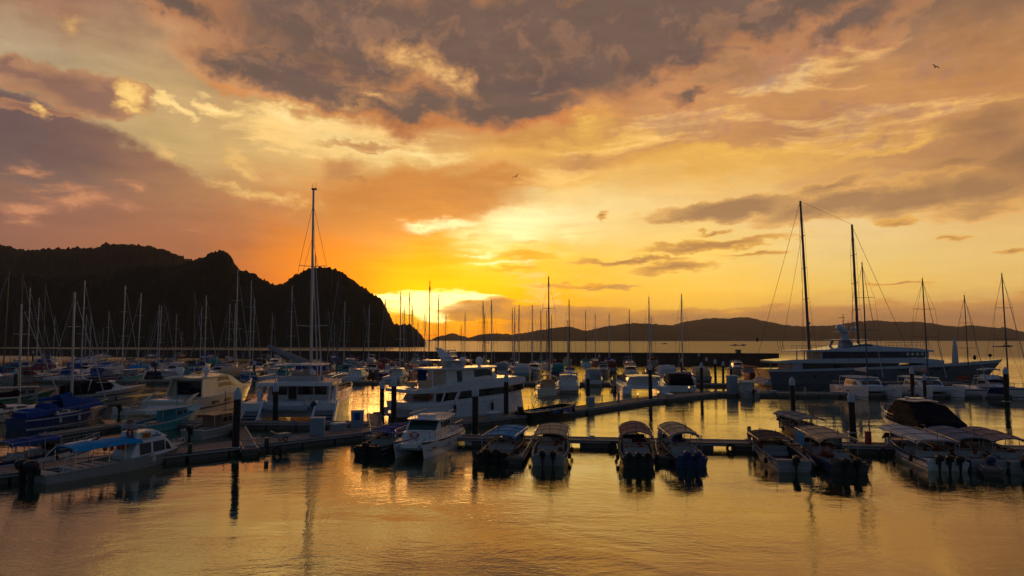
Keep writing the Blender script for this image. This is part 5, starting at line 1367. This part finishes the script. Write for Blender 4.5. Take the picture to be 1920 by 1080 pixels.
# ------------------------------------------------------------------ mooring piles
PILES = [(441,852,725,.25),(516,799,716,.24),(738,806,706,.24),(716,789,712,.22),(891,826,722,.25),(949,787,700,.24),(1103,758,697,.24),(1220,756,681,.24),(1316,741,679,.24),(1488,788,706,.24),(1600,822,733,.25),(1713,758,688,.24),(1888,760,688,.28),(152,753,705,.24),(28,743,690,.24),(263,707,673,.22),(291,707,673,.22),(368,706,676,.22),(476,716,676,.22),(206,714,682,.22),(699,716,690,.20),(1342,722,673,.22),(1356,719,677,.22),(1371,716,683,.22),(1325,714,669,.2),(930,706,682,.2),(1124,700,664,.2),(60,690,657,.2),(1278,712,671,.2),(1311,700,662,.2),(1735,752,700,.2)]
PILES.sort()
for i, (px, py, yt, r_) in enumerate(PILES):
    p = at(px, py); H = CAM_H - (yt - 637.5) / HFOC * p.y
    H = max(H, 2.5)
    t = thing('mooring_pile', 'dark mooring pile with a pale pointed cap, %s pile from the left' % ordinal(i+1), 'mooring pile', p, 0, 'mooring piles')
    P(lambda b: b.lathe([(r_, -1.2), (r_, .35), (r_*.98, H-.75)], n=14), 'shaft', PILEM, t, True)
    P(lambda b: b.lathe([(r_*1.12, H-.86), (r_*1.12, H-.45), (r_*.55, H-.12), (.02, H)], n=14), 'cap', CAPM, t, True)
    t.rotation_euler = (R(rnd.uniform(-.8,.8)), R(rnd.uniform(-.8,.8)), 0)
    P(lambda b: b.lathe([(r_+.004, -.2), (r_+.03, .05), (r_+.025, .30), (r_+.004, .55+.2*rnd.random())], n=14), 'weed_band', mat('weed', (.03,.04,.015), .9, var=.5, vscale=8, bump=.04, bscale=18), t, True)
    if py > 735:
        P(lambda b: (b.torus((0, 0, .48), r_+.07, .05, 'z', 14, 5), b.box(-.06, .06, r_, r_+.6, .40, .50)), 'guide_ring', STEEL, t, True)

# ------------------------------------------------------------------ service cabinets and small dock furniture
CAB = mat('cabinet_paint', (0.26, 0.33, 0.38), 0.5, var=.08)
def cabinet(label, px, py, wpx, hpx, sign=False):
    p = at(px, py, .5); w = wpx/HFOC*p.y; h = hpx/HFOC*p.y
    t = thing('service_cabinet', label, 'cabinet', p, R(8), 'service cabinets on the pontoons')
    P(lambda b: b.box(-w/2, w/2, -w*.35, w*.35, 0, h*.93), 'body', CAB, t)
    P(lambda b: b.box(-w/2-.05, w/2+.05, -w*.35-.05, w*.35+.05, h*.93, h, .03, .03), 'lid', CAPM, t)
    P(lambda b: (b.box(-w*.42, w*.42, -w*.35-.012, -w*.35-.001, .1, h*.86)), 'door', CAB, t)
    if sign: P(lambda b: b.box(-w*.22, w*.22, -w*.35-.03, -w*.35-.014, h*.45, h*.85), 'blue_panel', C_BLUE, t)
    return t
cabinet('tall pale grey cabinet at the walkway junction below the big catamaran', 595, 816, 25, 33)
cabinet('grey cabinet with a blue panel on the walkway, right of the big catamaran', 670, 800, 22, 30, True)
cabinet('pale cabinet at the bend of the far walkway near the basin corner', 1373, 735, 17, 31)
cabinet('dark trimmed locker box beside the pile on the central walkway', 1108, 762, 12, 18)
def post(label, px, py, hh, r_, m, name='bollard', z=.5):
    p = at(px, py, z)
    t = thing(name, label, 'bollard', p, 0)
    P(lambda b: b.lathe([(r_, 0), (r_, hh-.1), (r_*.7, hh)], n=10), 'post', m, t, True)
    P(lambda b: b.lathe([(r_*1.1, hh-.06), (r_*1.1, hh+.02), (r_*.3, hh+.05)], n=10), 'cap', m, t, True)
post('red cylindrical bollard on the near pontoon right of the tan canopies', 1628, 832, .85, .22, REDP)
post('thin dark post on the walkway left of the locker box', 1129, 755, .9, .06, WIRE)
post('short dark post standing at the white motor yacht bow', 971, 783, 1.1, .06, WIRE)
post('thin post at the end of the finger by the centre tour boats', 1256, 828, 1.1, .10, BLACK)
post('dark mushroom bollard on the walkway under the long passenger ferry bow', 356, 850, .6, .14, BLACK)
post('dark bollard on the main walkway right of the tall pile', 500, 838, .6, .16, BLACK)
glintm = bpy.data.materials.new('lamp_glow'); glintm.use_nodes = True  # added glow standing in for sun glints on small posts; nothing burns here
bs = glintm.node_tree.nodes['Principled BSDF']; bs.inputs['Emission Color'].default_value = (1.0, .62, .18, 1); bs.inputs['Emission Strength'].default_value = 1.0
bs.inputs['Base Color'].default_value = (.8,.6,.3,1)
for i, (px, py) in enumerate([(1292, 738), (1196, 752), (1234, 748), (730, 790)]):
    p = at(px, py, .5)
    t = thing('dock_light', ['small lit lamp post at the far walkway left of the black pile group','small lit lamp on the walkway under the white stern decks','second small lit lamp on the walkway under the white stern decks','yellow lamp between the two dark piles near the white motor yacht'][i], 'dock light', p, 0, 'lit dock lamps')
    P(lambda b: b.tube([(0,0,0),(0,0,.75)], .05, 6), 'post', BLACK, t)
    P(lambda b: b.lathe([(.10,.75),(.13,.82),(.13,.95),(.05,1.02)], n=10), 'lamp', glintm, t, True)

# small cabinet on the breakwater
p = at(1382, 664, 3.5)
t = thing('wall_cabin', 'small dark green hut standing on top of the breakwater', 'hut', (p.x, 232-.0, 3.5), 0)
t.location = (X_at(1382, 230.5), 230.5, 3.5)
P(lambda b: b.box(-.8, .8, -.6, .6, 0, 1.1), 'wall', GREENP, t); P(lambda b: b.box(-.9, .9, -.7, .7, 1.1, 1.22), 'roof', GREENP, t)

def dock_item(kind, label, px, py, rz=0.0):
    p = at(px, py, .51)
    if kind == 'rope':
        t = thing('rope_coil', label, 'rope', p, rz)
        P(lambda b: [b.torus((0, 0, .03+.05*i), .24-.02*i, .028, 'z', 14, 5) for i in range(3)], 'coil', C_WHITE, t, True)
        P(lambda b: b.tube([(.24, 0, .03), (.5, .15, .02), (.9, .1, .02)], .02, 5), 'loose_end', C_WHITE, t, True)
    elif kind == 'box':
        t = thing('dock_box', label, 'dock box', p, rz)
        P(lambda b: b.box(-.6, .6, -.3, .3, 0, .5), 'body', OFFW, t)
        P(lambda b: b.box(-.64, .64, -.34, .34, .5, .62, .06, .08), 'lid', WHITE, t)
    elif kind == 'post':
        t = thing('power_pedestal', label, 'pedestal', p, rz)
        P(lambda b: b.box(-.12, .12, -.10, .10, 0, .95), 'body', OFFW, t)
        P(lambda b: b.box(-.14, .14, -.12, .12, .95, 1.05, .05, .05), 'cap', BLACK, t)
    elif kind == 'cart':
        t = thing('dock_cart', label, 'cart', p, rz)
        P(lambda b: b.box(-.45, .45, -.28, .28, .28, .62, -.06, -.05), 'tray', GREYH, t)
        P(lambda b: b.tube([(-.45, -.2, .6), (-.95, -.2, .85), (-.95, .2, .85), (-.45, .2, .6)], .02, 5), 'handle', STEEL, t)
        for sg in (-1, 1): P(lambda b: b.torus((.05, sg*.33, .2), .16, .04, 'y', 12, 5), 'wheel', RUBBER, t, True)
    elif kind == 'tyre':
        t = thing('tyre_fender', label, 'tyre', (p.x, p.y, .22), rz)
        P(lambda b: b.torus((0, 0, 0), .26, .10, 'y', 16, 8), 'tyre', RUBBER, t, True)
        P(lambda b: b.tube([(0, 0, .26), (0, .05, .34)], .02, 5), 'rope', C_WHITE, t)
    return t
for a_ in [('rope','coil of pale rope on the walkway left of the tall cabinet', 556, 822), ('rope','coil of pale rope on the walkway right of the tall left pile', 470, 836), ('box','white dock box on the walkway between the two cabinets', 635, 806, .8),
    ('cart','grey dock cart on the walkway left of the tall cabinet', 530, 828, .9), ('post','power pedestal on the walkway behind the blue tarp boat', 712, 795), ('post','power pedestal on the walkway before the white motor yacht', 838, 792),
    ('box','white dock box by the white motor yacht bow pile', 925, 784, .8), ('rope','pale rope coil on the walkway below the dark launch', 1060, 775), ('post','power pedestal on the far walkway by the third pile from its corner', 1160, 755),
    ('box','white dock box on the far walkway before the broad catamaran', 1255, 747, .9), ('cart','grey dock cart on the long right pontoon', 1450, 741, .1), ('post','power pedestal on the straight right pontoon near the tall pile', 1510, 741),
    ('rope','rope coil on the near pontoon between tan and rosy canopies', 1110, 821), ('tyre','black tyre hung on the near pontoon left of the rosy canopy', 1148, 830), ('tyre','black tyre hung on the near pontoon right of the rounded canopy', 1370, 833), ('post','pedestal on the near pontoon left of the open boat', 1405, 826), ('tyre','black tyre hung beside the red bollard', 1655, 842),
    ('box','dock box on the near pontoon between the centre boats', 1248, 823, -.1), ('tyre','black tyre on the main walkway edge right of the tall left pile', 520, 838)]:
    dock_item(*a_)

# ------------------------------------------------------------------ the named boats
passenger_ferry(); fishing_catamaran(); cream_yacht(); big_catamaran(); tri_deck_yacht(); super_yacht(); ketch(); covered_cruiser()

tour_boat('small tour boat under a crumpled blue tarp beside the white cabin catamaran', 692, 857, R(78), L=7.6, can=C_BLUE, hullm=BLACK, stripe=GREYH, eng=1, cz=1.85, crown=.12, vests=False, seats=3)
tour_boat('dark tour boat with bright blue canopy moored left of the finger pontoon', 928, 870, R(80), L=8.0, can=C_SKY, hullm=BLACK, stripe=WOOD, eng=2, cz=2.0, crown=.14, seats=4)
tour_boat('white tour boat with pale tan canopy and twin outboards right of the finger pontoon', 1025, 874, R(82), L=8.4, can=C_TAN, hullm=OFFW, stripe=BLUEP, eng=2, crown=.20)
tour_boat('tour boat with rosy maroon canopy and three outboards', 1201, 878, R(84), L=8.3, B=2.35, can=mat('rose_canvas', (.36,.17,.14), .8, spec=.12, bump=.03, bscale=6), hullm=mat('dark_hull',(.08,.075,.08),.5), stripe=WOOD, eng=3, crown=.34, cz=2.25, seats=4)
tour_boat('tour boat with rounded tan canopy lined blue and a blue painted stern', 1297, 877, R(87.5), L=8.2, B=2.25, can=C_TAN, hullm=mat('faded_blue_hull',(.03,.08,.20),.5), stripe=WOOD, eng=2, crown=.32, under=C_SKY, cz=2.2, k_eng=1.1, engm=NAVY)
tour_boat('open boat with low dark brown canopy and blue white bow', 1487, 886, R(82), L=8.6, can=mat('brown_canvas', (.16,.09,.06), .8, spec=.12, bump=.03, bscale=6), hullm=OFFW, stripe=BLUEP, eng=1, cz=1.75, crown=.18, canx=(-.02,.38), windscreen=False, seats=3)
tour_boat('tour boat with big flat tan canopy, blue side curtain and twin outboards', 1592, 890, R(82), L=8.8, can=C_TAN, hullm=mat('dark_hull',(.08,.075,.08),.5), stripe=BLUEP, eng=2, crown=.18, cz=2.3, curtain=C_SKY, ring=True)
tour_boat('small grey roofed tour boat moored behind the near pontoon', 1545, 826, R(93), L=8.4, can=C_GREY, hullm=WOOD, stripe=OFFW, eng=1, crown=.15, cz=1.9)
tour_boat('white hulled tour boat with long white roof, black outboards, below the black canvas cruiser', 1775, 884, R(79), L=9.2, B=2.7, can=C_WHITE, hullm=WHITE, stripe=BLUEP, eng=3, crown=.12, cz=2.1, canx=(-.36,.40), flag=True)
tour_boat('tour boat with blue grey canopy and blue outboard, second from the right edge', 1862, 886, R(80), L=8.8, can=mat('slate_canvas', (.20,.22,.28), .8, spec=.12, bump=.03, bscale=6), hullm=OFFW, stripe=NAVY, eng=1, crown=.24, cz=2.1, engm=NAVY)
tour_boat('tour boat with mauve tan canopy cut by the right edge', 1935, 890, R(80), L=8.8, can=mat('mauve_canvas', (.38,.24,.22), .8, spec=.12, bump=.03, bscale=6), hullm=OFFW, stripe=WOOD, eng=2, crown=.24, cz=2.15)
tour_boat('small white speedboat with blue awning at the left edge', -38, 888, R(68), L=7.6, B=2.3, can=C_BLUE, hullm=WHITE, stripe=NAVY, eng=1, cz=2.1, crown=.1, canx=(-.35,.06), vests=False, group='small boats at the left pontoon')

# left hand berths
sailboat('cream_sloop', 'cream hulled sailing boat with dark stripe at the left edge', (X_at(45, 70)-math.cos(R(76))*.7, 70-.7, 0), R(76), L=11.5, B=3.4, H=11.6, hullm=CREAM, cover=C_BLACK, stripe=BLACK, r=.12, rake=.3)
MASTED.append((None, None, 45))
sailboat('blue_sloop', 'blue hulled sailing boat with bright blue tarpaulin over its boom', (X_at(142, 67)-math.cos(R(76))*.6, 67-.6, 0), R(76), L=10.2, B=3.2, H=12.6, hullm=NAVY, cover=C_BLUE, stripe=C_WHITE, r=.12, rake=.25)
def tarp():
    t = bpy.data.objects.get('blue_sloop')
    P(lambda b: b.rings([[(3.6-u*4.6, -1.15+.5*abs(u-.4), 1.35+.1*math.sin(u*9)), (3.6-u*4.6, -.55, 1.9+.5*u), (3.6-u*4.6, 0, 2.05+.85*u+.06*math.sin(u*11)), (3.6-u*4.6, .55, 1.9+.5*u), (3.6-u*4.6, 1.15-.5*abs(u-.4), 1.35)] for u in [i/8 for i in range(9)]], False, False, False), 'boom_tarpaulin', C_BLUE, t, True)
    P(lambda b: House([(-4.6, 1.0), (-2.6, 1.1)], [(-4.6, 1.3), (-4.0, 1.65), (-2.8, 1.6), (-2.6, 1.3)], 1.2, .9, crown=.1).shell(b), 'cockpit_cover', C_BLUE, t, True)
tarp()
workboat('fishing_boat', 'turquoise wooden boat with flat blue roof and curved bow', at(262, 814) + Vector((.3, 4.4, 0)), R(80), L=9.6, B=2.9, hullm=TURQ, cabm=TURQ, roofm=mat('pale_blue_roof', (.18,.38,.48), .6), cabx=(-.05,.16), canx=(-.42,.1), H=1.5)
workboat('fishing_boat', 'brownish cabin boat with covered stern left of the tall pile', at(370, 824) + Vector((.4, 3.2, 0)), R(78), L=7.2, B=2.6, hullm=OFFW, cabm=BROWNP, roofm=BROWNP, cabx=(-.15,.12), canx=(-.30,.05), H=1.45)
workboat('fishing_boat', 'small white boat with yellow roof end behind the blue sailing boat', at(240, 778) + Vector((0, 4, 0)), R(80), L=8.4, B=2.8, hullm=WHITE, cabm=WHITE, roofm=YELLOW, H=1.5)
p = at(128, 762)
t = cruiser('pilot_boat', 'white flybridge trawler with raked wheelhouse windows and dark aft canvas', (p.x+1.5, p.y+5, 0), R(62), L=11, B=4.0, hullm=GREYH, stripe=BLACK, can=C_BLACK, k=1.25, cabm=WHITE)
workboat('fishing_boat', 'green hulled boat cut by the left edge', at(-8, 764) + Vector((-1, 4, 0)), R(40), L=9, B=3, hullm=GREENP, cabm=OFFW)
# dark launch moored on the walkway
def dark_launch():
    a = at(990, 790); b_ = at(1092, 776)
    rz = math.atan2(b_.y-a.y, b_.x-a.x); L = (b_-a).length; mid = (a+b_)/2
    t = thing('open_launch', 'dark open launch with folded canopy frame moored at the central walkway', 'launch', (mid.x-.5, mid.y+.8, 0), rz)
    h = Hull(L, 2.6, .8, 1.25, sternw=.85, full=.5, rake=.12, flare=.2, draft=.3, well=(.06,.8), inset=.15, floor=.3)
    hu = P(lambda b: h.shell(b), 'hull', BLACK, t, True)
    P(lambda b: h.band(b, .7, .95, .03, .35, .8), 'stripe', BLUEP, hu)
    P(lambda b: [b.tube([(x, -1.1, .9), (x+.5, -1.0, 1.9), (x+.5, 1.0, 1.9), (x, 1.1, .9)], .035, 5) for x in (-1.6, -.2, 1.2)] + [b.tube([(-1.2, sg*1.0, 1.9), (2.4, sg*1.0, 1.95)], .03, 5) for sg in (-1,1)] + [b.tube([(-1.6, sg*1.1, .9), (1.2, sg*1.0, 1.9)], .025, 4) for sg in (-1,1)], 'canopy_frame', WIRE, t)
    P(lambda b: [b.box(x-.2, x+.2, -1.0, 1.0, .3, .75) for x in (-2.5, -1, .5, 2)], 'bench', SEAT, t)
    P(lambda b: [fender(b, x, sg*1.42, .6, .14) for x in (-2, 0, 2) for sg in (-1,1)], 'fender', RUBBER, t, True)
    outboard(t, -L/2, 0, .4)
dark_launch()

# right hand catamarans and the sloop at the end, bows toward the camera
def masted_at(px, d, rz, off):
    return (X_at(px, d) - math.cos(rz)*off, d - math.sin(rz)*off, 0)
rz = R(-94)
catamaran('sailing_catamaran', 'white sailing catamaran with sunlit stern, left of the pair before the superyacht', masted_at(1622, 97.5, rz, .7), rz, L=11.8, B=6.0, H=19.0, mastm=DARKALU)
catamaran('sailing_catamaran', 'white sailing catamaran with dark window band, nearer the superyacht bow', masted_at(1735, 97, rz, .7), rz, L=11.5, B=5.8, H=16.6, mastm=DARKALU, cover=C_GREY)
rz = R(-97)
sailboat('white_sloop', 'low white sailing boat tucked between catamaran and white cruiser under the superyacht bow', masted_at(1811, 97.5, rz, .65), rz, L=11, B=3.8, H=14.2, cover=C_MAROON, mastm=DARKALU, dodger=False)
sailboat('white_sloop', 'white sailing boat with arched bimini at the right edge beside the thick pile', masted_at(1884, 96, rz, .75), rz, L=12.5, B=4.6, H=17.2, cover=C_GREY, mastm=DARKALU, bimini=C_BLACK, r=.11, k=1.25)

# ------------------------------------------------------------------ back berths: every mast is a boat
FOOT = []
def free(x, y, w, l):
    for (a, b, c_, d) in FOOT:
        if abs(x-a) < (w+c_)/2 + .3 and abs(y-b) < (l+d)/2 + .3: return False
    return True
def wall_y(x): return 249 - (x-7)*.383 if x < 7 else 249 - (x-7)*.284
# berths kept free: pontoons, big boats
FOOT += [(-56, 126.5, 66, 3), (19.5, 119.5, 45, 3.5), (-53, 92, 17, 18), (27, 110, 1, 1)]
MAST = [(12,508),(41,515),(57,541),(73,560),(85,535),(104,594),(139,549),(157,527),(163,590),(172,588),(186,618),(195,615),(205,585),(233,537),(240,590),(262,550),(286,604),(297,573),(301,574),(309,566),(316,581),(332,590),(343,621),(366,551),(378,576),(387,555),(396,611),(425,587),(431,571),(441,570),(445,506),(471,527),(476,561),
 (511,588),(516,588),(547,537),(616,576),(633,516),(628,607),(646,566),(656,590),(683,568),(692,572),(722,562),(751,550),(758,576),(768,550),(773,574),(784,602),(797,587),(805,528),(822,554),(836,589),(865,610),(872,589),(906,567),(909,589),(922,565),(961,579),(965,578),(973,573),(998,573),(1014,582),(1025,584),(1029,520),(1034,593),(1064,601),(1067,563),
 (1098,584),(1116,589),(1142,589),(1180,581),(1217,558),(1221,593),(1278,553)]
SCH = [(WHITE,C_BLUE,NAVY,'white sailboat with blue sail cover'),(WHITE,C_GREY,BLUEP,'white sailboat with grey sail cover'),(NAVY,C_WHITE,C_WHITE,'navy sailboat with pale sail cover'),(WHITE,C_TEAL,GREENP,'white sailboat with teal sail cover'),
 (OFFW,C_MAROON,REDP,'off white sailboat with maroon cover'),(GREYH,C_BLUE,BLACK,'grey sailboat with blue cover'),(REDP,C_GREY,C_WHITE,'red sailboat with grey cover'),(CREAM,C_TAN,WOOD,'cream sailboat with tan cover'),(WHITE,C_PURPLE,NAVY,'white sailboat with plum cover'),(BLUEP,C_BLUE,C_WHITE,'blue sailboat with blue cover')]
order = sorted(range(len(MAST)), key=lambda i: MAST[i][1])
rs = random.Random(21)
BACK = []
for i in order:
    px, yt = MAST[i]
    pref = (8.2 + rs.uniform(-1, 1.5)) * HFOC / (637.5 - yt)
    lo = 131 if px < 960 else 126
    if px in (1029, 1067, 1217, 1278): lo = 106
    best = None
    cand = [lo + 3*k_ for k_ in range(60)]
    cand.sort(key=lambda d: abs(d - max(pref, lo)))
    for d in cand:
        X = X_at(px, d)
        if d > wall_y(X) - 8: continue
        H = (637.5 - yt)/HFOC*d + CAM_H
        L = max(8.5, min(15.5, H*.72)); B = L*.30
        if free(X, d, B, L): best = (X, d, H, L, B); break
    if best is None: 
        print('no berth for', px, yt); continue
    X, d, H, L, B = best
    FOOT.append((X, d, B, L))
    BACK.append((px, X, d, H, L, B, yt))
BACK.sort()
for i, (px, X, d, H, L, B, yt) in enumerate(BACK):
    s = SCH[int(hash2(i, 3, 2)*len(SCH)) % len(SCH)]
    rz = R(90 - 6 + rs.uniform(-2, 2) + (180 if rs.random() < .45 else 0))
    bx_ = L*.06
    mm = DARKALU if rs.random() < .45 or (px in (12, 41, 633, 805)) else ALU
    sailboat('sailboat', s[3] + ', its mast %s from left in back berths' % ordinal(i+1), (X - math.cos(rz)*bx_, d - math.sin(rz)*bx_, 0), rz, L, B, H, s[0], s[1], s[2], mm,
             bimini=(s[1] if rs.random() < .3 else None), r=.105 if H < 16 else .125, group='sailboats in the back berths', detail=d < 135, rake=rs.uniform(0, .45), wires=True)

# cabin boats between them
def anchored(px, depth, L, rz, mx):
    X = X_at(px, depth)
    return (X - math.cos(rz)*mx*L, depth - math.sin(rz)*mx*L, 0)
def berth(px, py, kind, label, hm=WHITE, cn=None, L=9.5, B=3.2, st=NAVY, fly=False, flip=False, force=True, k=1.0, dome=False):
    p = at(px, py)
    x, y = p.x, p.y + L*.45
    if y > wall_y(x) - L*.55: y = wall_y(x) - L*.6
    FOOT.append((x, y, B, L))
    rz = R(84 + (180 if flip else 0) + rs.uniform(-2, 2))
    if kind == 'c': return cruiser('cabin_cruiser', label, (x, y, 0), rz, L, B, hm, st, cn, fly, group='cabin boats in the back berths', k=k, dome=dome)
    return workboat('workboat', label, (x, y, 0), rz, L, B, hm, WHITE if hm is not WHITE else OFFW, cn, group='cabin boats in the back berths')
FILL = [(22,706,'w',REDP,None,11,3.4,'red hulled workboat'),(70,704,'c',WHITE,C_PURPLE,10,3.3,'white cruiser under plum canvas'),(128,711,'c',WHITE,None,12,3.9,'white flybridge boat'),(182,712,'c',BLUEP,C_BLUE,9.5,3.1,'blue hulled cabin boat with blue canvas'),(150,694,'c',OFFW,C_WHITE,15,4.6,'wide white topped house boat'),
 (228,714,'w',TURQ,None,9,2.9,'turquoise workboat'),(250,708,'c',mat('pale_blue_hull',(.25,.4,.5),.4),C_SKY,9.5,3.1,'pale blue cruiser'),(306,709,'c',WHITE,C_GREY,9.5,3.2,'white cruiser under domed grey canvas'),(338,706,'c',NAVY,C_BLACK,9,3.1,'navy boat under black canvas'),(392,713,'c',GREYH,C_GREY,10.5,3.4,'grey boat under grey canvas'),(428,717,'c',CREAM,C_TAN,10,3.4,'cream boat under tan canvas'),(456,718,'w',BLUEP,None,9,3,'blue workboat'),
 (505,716,'c',WHITE,None,10,3.3,'white cruiser with radar arch'),(528,704,'c',WHITE,C_SKY,11,3.6,'white cruiser with pale blue cover'),(562,702,'c',WHITE,C_BLUE,12,4,'boat under bright blue tarpaulin'),(600,703,'c',BLUEP,C_BLUE,11,3.8,'blue boat under blue tarpaulin'),(637,712,'c',WHITE,C_PURPLE,11,3.6,'boat with purple canvas'),(664,718,'c',WHITE,None,9,3.2,'white cruiser with railings near the gold water'),(690,706,'c',WOOD,C_RED,11,3.6,'wooden boat under orange red canvas'),
 (652,700,'c',WHITE,C_TEAL,11,3.6,'boat with teal canvas'),(742,716,'c',WHITE,None,9,3.2,'white boat left of the white motor yacht'),(768,706,'w',REDP,C_RED,10,3.3,'red workboat'),(790,704,'c',WHITE,C_BLUE,10,3.4,'white boat with blue canvas'),(728,704,'c',WHITE,C_MAROON,10,3.4,'white boat with maroon canvas'),
 (982,708,'c',mat('pale_blue_hull',(.25,.4,.5),.4),C_WHITE,11,3.8,'pale blue cruiser'),(1003,705,'c',WHITE,None,10,3.5,'white cruiser'),(1050,706,'c',NAVY,C_TEAL,9,3.2,'navy boat with teal canvas'),(1118,724,'c',WHITE,C_GREY,10,3.4,'white boat with grey canvas right of the arch cruiser'),(1136,706,'c',OFFW,C_BLACK,9,3,'off white boat with black canvas'),(1168,732,'w',BLACK,C_BLACK,9,3,'dark workboat with seats'),
 (1190,712,'c',WHITE,None,10,3.4,'white cruiser behind the blue white catamaran'),(1258,712,'c',WHITE,C_WHITE,12,4.2,'white boat with orange racks on its roof'),(1322,716,'c',OFFW,C_TAN,10,3.4,'pale cruiser right of the dark glazed one'),(1148,698,'c',GREYH,C_MAROON,10,3.2,'grey boat with maroon canvas'),(942,704,'c',WHITE,C_GREY,10,3.4,'white boat behind the motor yacht bow'),
 (1420,706,'w',REDP,C_RED,11,3.6,'red workboat left of the superyacht stern'),(1395,700,'c',OFFW,None,10,3.4,'off white cruiser near the end of the breakwater'),(1908,748,'c',NAVY,None,10,3.4,'navy boat cut by the right edge'),(1415,746,'w',OFFW,C_WHITE,7,2.6,'small pale boat on the pontoon right of the cabinet')]
HC = [(WHITE,'white'),(OFFW,'off white'),(NAVY,'navy'),(GREYH,'grey'),(CREAM,'cream'),(BLUEP,'blue')]; CC = [(C_BLUE,'blue'),(C_GREY,'grey'),(C_BLACK,'black'),(C_MAROON,'maroon'),(C_TEAL,'teal'),(None,None)]
for kq in range(70):
    px = 6 + kq*10.3 + rs.uniform(-4, 4); py = rs.choice((697, 702, 692, 708))
    q = at(px, py); L = rs.uniform(8.5, 11); B = L*.33
    if q.y > wall_y(q.x) - L or not free(q.x, q.y + L*.45, B, L): continue
    hm, hn = HC[kq % 6]; cn, cnn = CC[(kq*5) % 6]
    FOOT.append((q.x, q.y + L*.45, B, L))
    FILL.append((px, py, 'c' if kq % 4 else 'w', hm, cn, L, B, hn + (' boat with %s canvas' % cnn if cnn and kq % 4 else ' open backed boat' if not kq % 4 else ' cabin cruiser')))
FILL.sort(key=lambda f: f[0])
for i, (px, py, kind, hm, cn, L, B, desc) in enumerate(FILL):
    berth(px, py, kind, '%s, %s powerboat from left in back' % (desc, ordinal(i+1)), hm, cn, L, B, flip=(i*7) % 3 == 0, fly=(i % 5 == 2 and cn is None), dome=i % 6 == 1)
p = at(1070, 737)
cruiser('cabin_cruiser', 'pale cruiser with tall arched hardtop facing away in the basin back row', (p.x, p.y+5, 0), R(86), 10.5, 3.6, WHITE, NAVY, None, k=1.1, dome=True)
p = at(1216, 742)
catamaran('power_catamaran', 'broad blue white catamaran seen from astern, right of the walkway pile', (p.x, p.y+6.5, 0), R(88), L=12.5, B=7.2, rigged=False)
p = at(1283, 740)
cruiser('cabin_cruiser', 'white sports cruiser with wide dark cockpit glass beside the pile group', (p.x, p.y+6, 0), R(88), 12, 4.4, WHITE, GREYH, C_BLACK, k=1.2)

# ------------------------------------------------------------------ boats on the open sea
for i, (px, py, L, lab) in enumerate([(1245, 645.2, 11, 'tiny dark boat far out in front of the island ridge'), (1376, 648.3, 11, 'left one of the pair of tiny far boats'), (1391, 648.2, 13, 'right one of the pair of tiny far boats'), (1882, 650.6, 24, 'long low boat anchored beyond the marina at far right')]):
    p = at(px, py)
    w_ = workboat('distant_boat', lab, (p.x, p.y, 0), R(8 if i < 3 else 3), L, L*.24, BLACK, GREYH, None, group='boats on the open sea')
# ------------------------------------------------------------------ two gulls
def gull(label, px, py, d, tilt, rz):
    dr = ray(px, py); k_ = d / dr.y
    t = thing('gull', label, 'bird', (dr.x*k_, d, CAM_H + dr.z*k_), rz)
    t.rotation_euler = (R(tilt), 0, rz)
    def f(b):
        b.rings([[(x, r_*math.cos(2*PI*j/8), r_*math.sin(2*PI*j/8)) for j in range(8)] for x, r_ in ((-.30,.02),(-.2,.06),(0,.085),(.14,.06),(.20,.035),(.26,.04),(.30,.01))])
        for sg in (-1, 1):
            b.rings([[(.10,0,.05),(-.10,0,.05),(-.10,0,.07),(.10,0,.07)], [(.12,sg*.28,.22),(-.06,sg*.28,.22),(-.06,sg*.28,.235),(.12,sg*.28,.235)], [(-.02,sg*.66,.10),(-.10,sg*.66,.10),(-.10,sg*.66,.105),(-.02,sg*.66,.105)]])
        b.rings([[(-.28,-.02,0),(-.28,.02,0),(-.28,.02,.02),(-.28,-.02,.02)], [(-.42,-.07,0),(-.42,.07,0),(-.42,.07,.01),(-.42,-.07,.01)]])
    P(f, 'body', GREYH, t, True)
gull('dark gull gliding high in the upper right sky', 1754, 126, 95, 22, R(100))
gull('dark gull gliding above the middle of the bright sky', 968, 331, 105, -25, R(70))
# ------------------------------------------------------------------ sea haze
hz = MB()
hz.box(-9000, 9000, -60, 7400, -4.0, 228)
hm = bpy.data.materials.new('haze'); hm.use_nodes = True
hm.node_tree.nodes.clear()
hn = NT(hm.node_tree)
pv = hn.n.new('ShaderNodeVolumePrincipled'); ho = hn.n.new('ShaderNodeOutputMaterial')
pv.inputs['Color'].default_value = (0.95, 0.80, 0.62, 1)
pv.inputs['Density'].default_value = 0.00008
pv.inputs['Anisotropy'].default_value = 0.35
hn.link(pv.outputs[0], ho.inputs['Volume'])
tag(hz.build('haze', hm), kind='stuff')
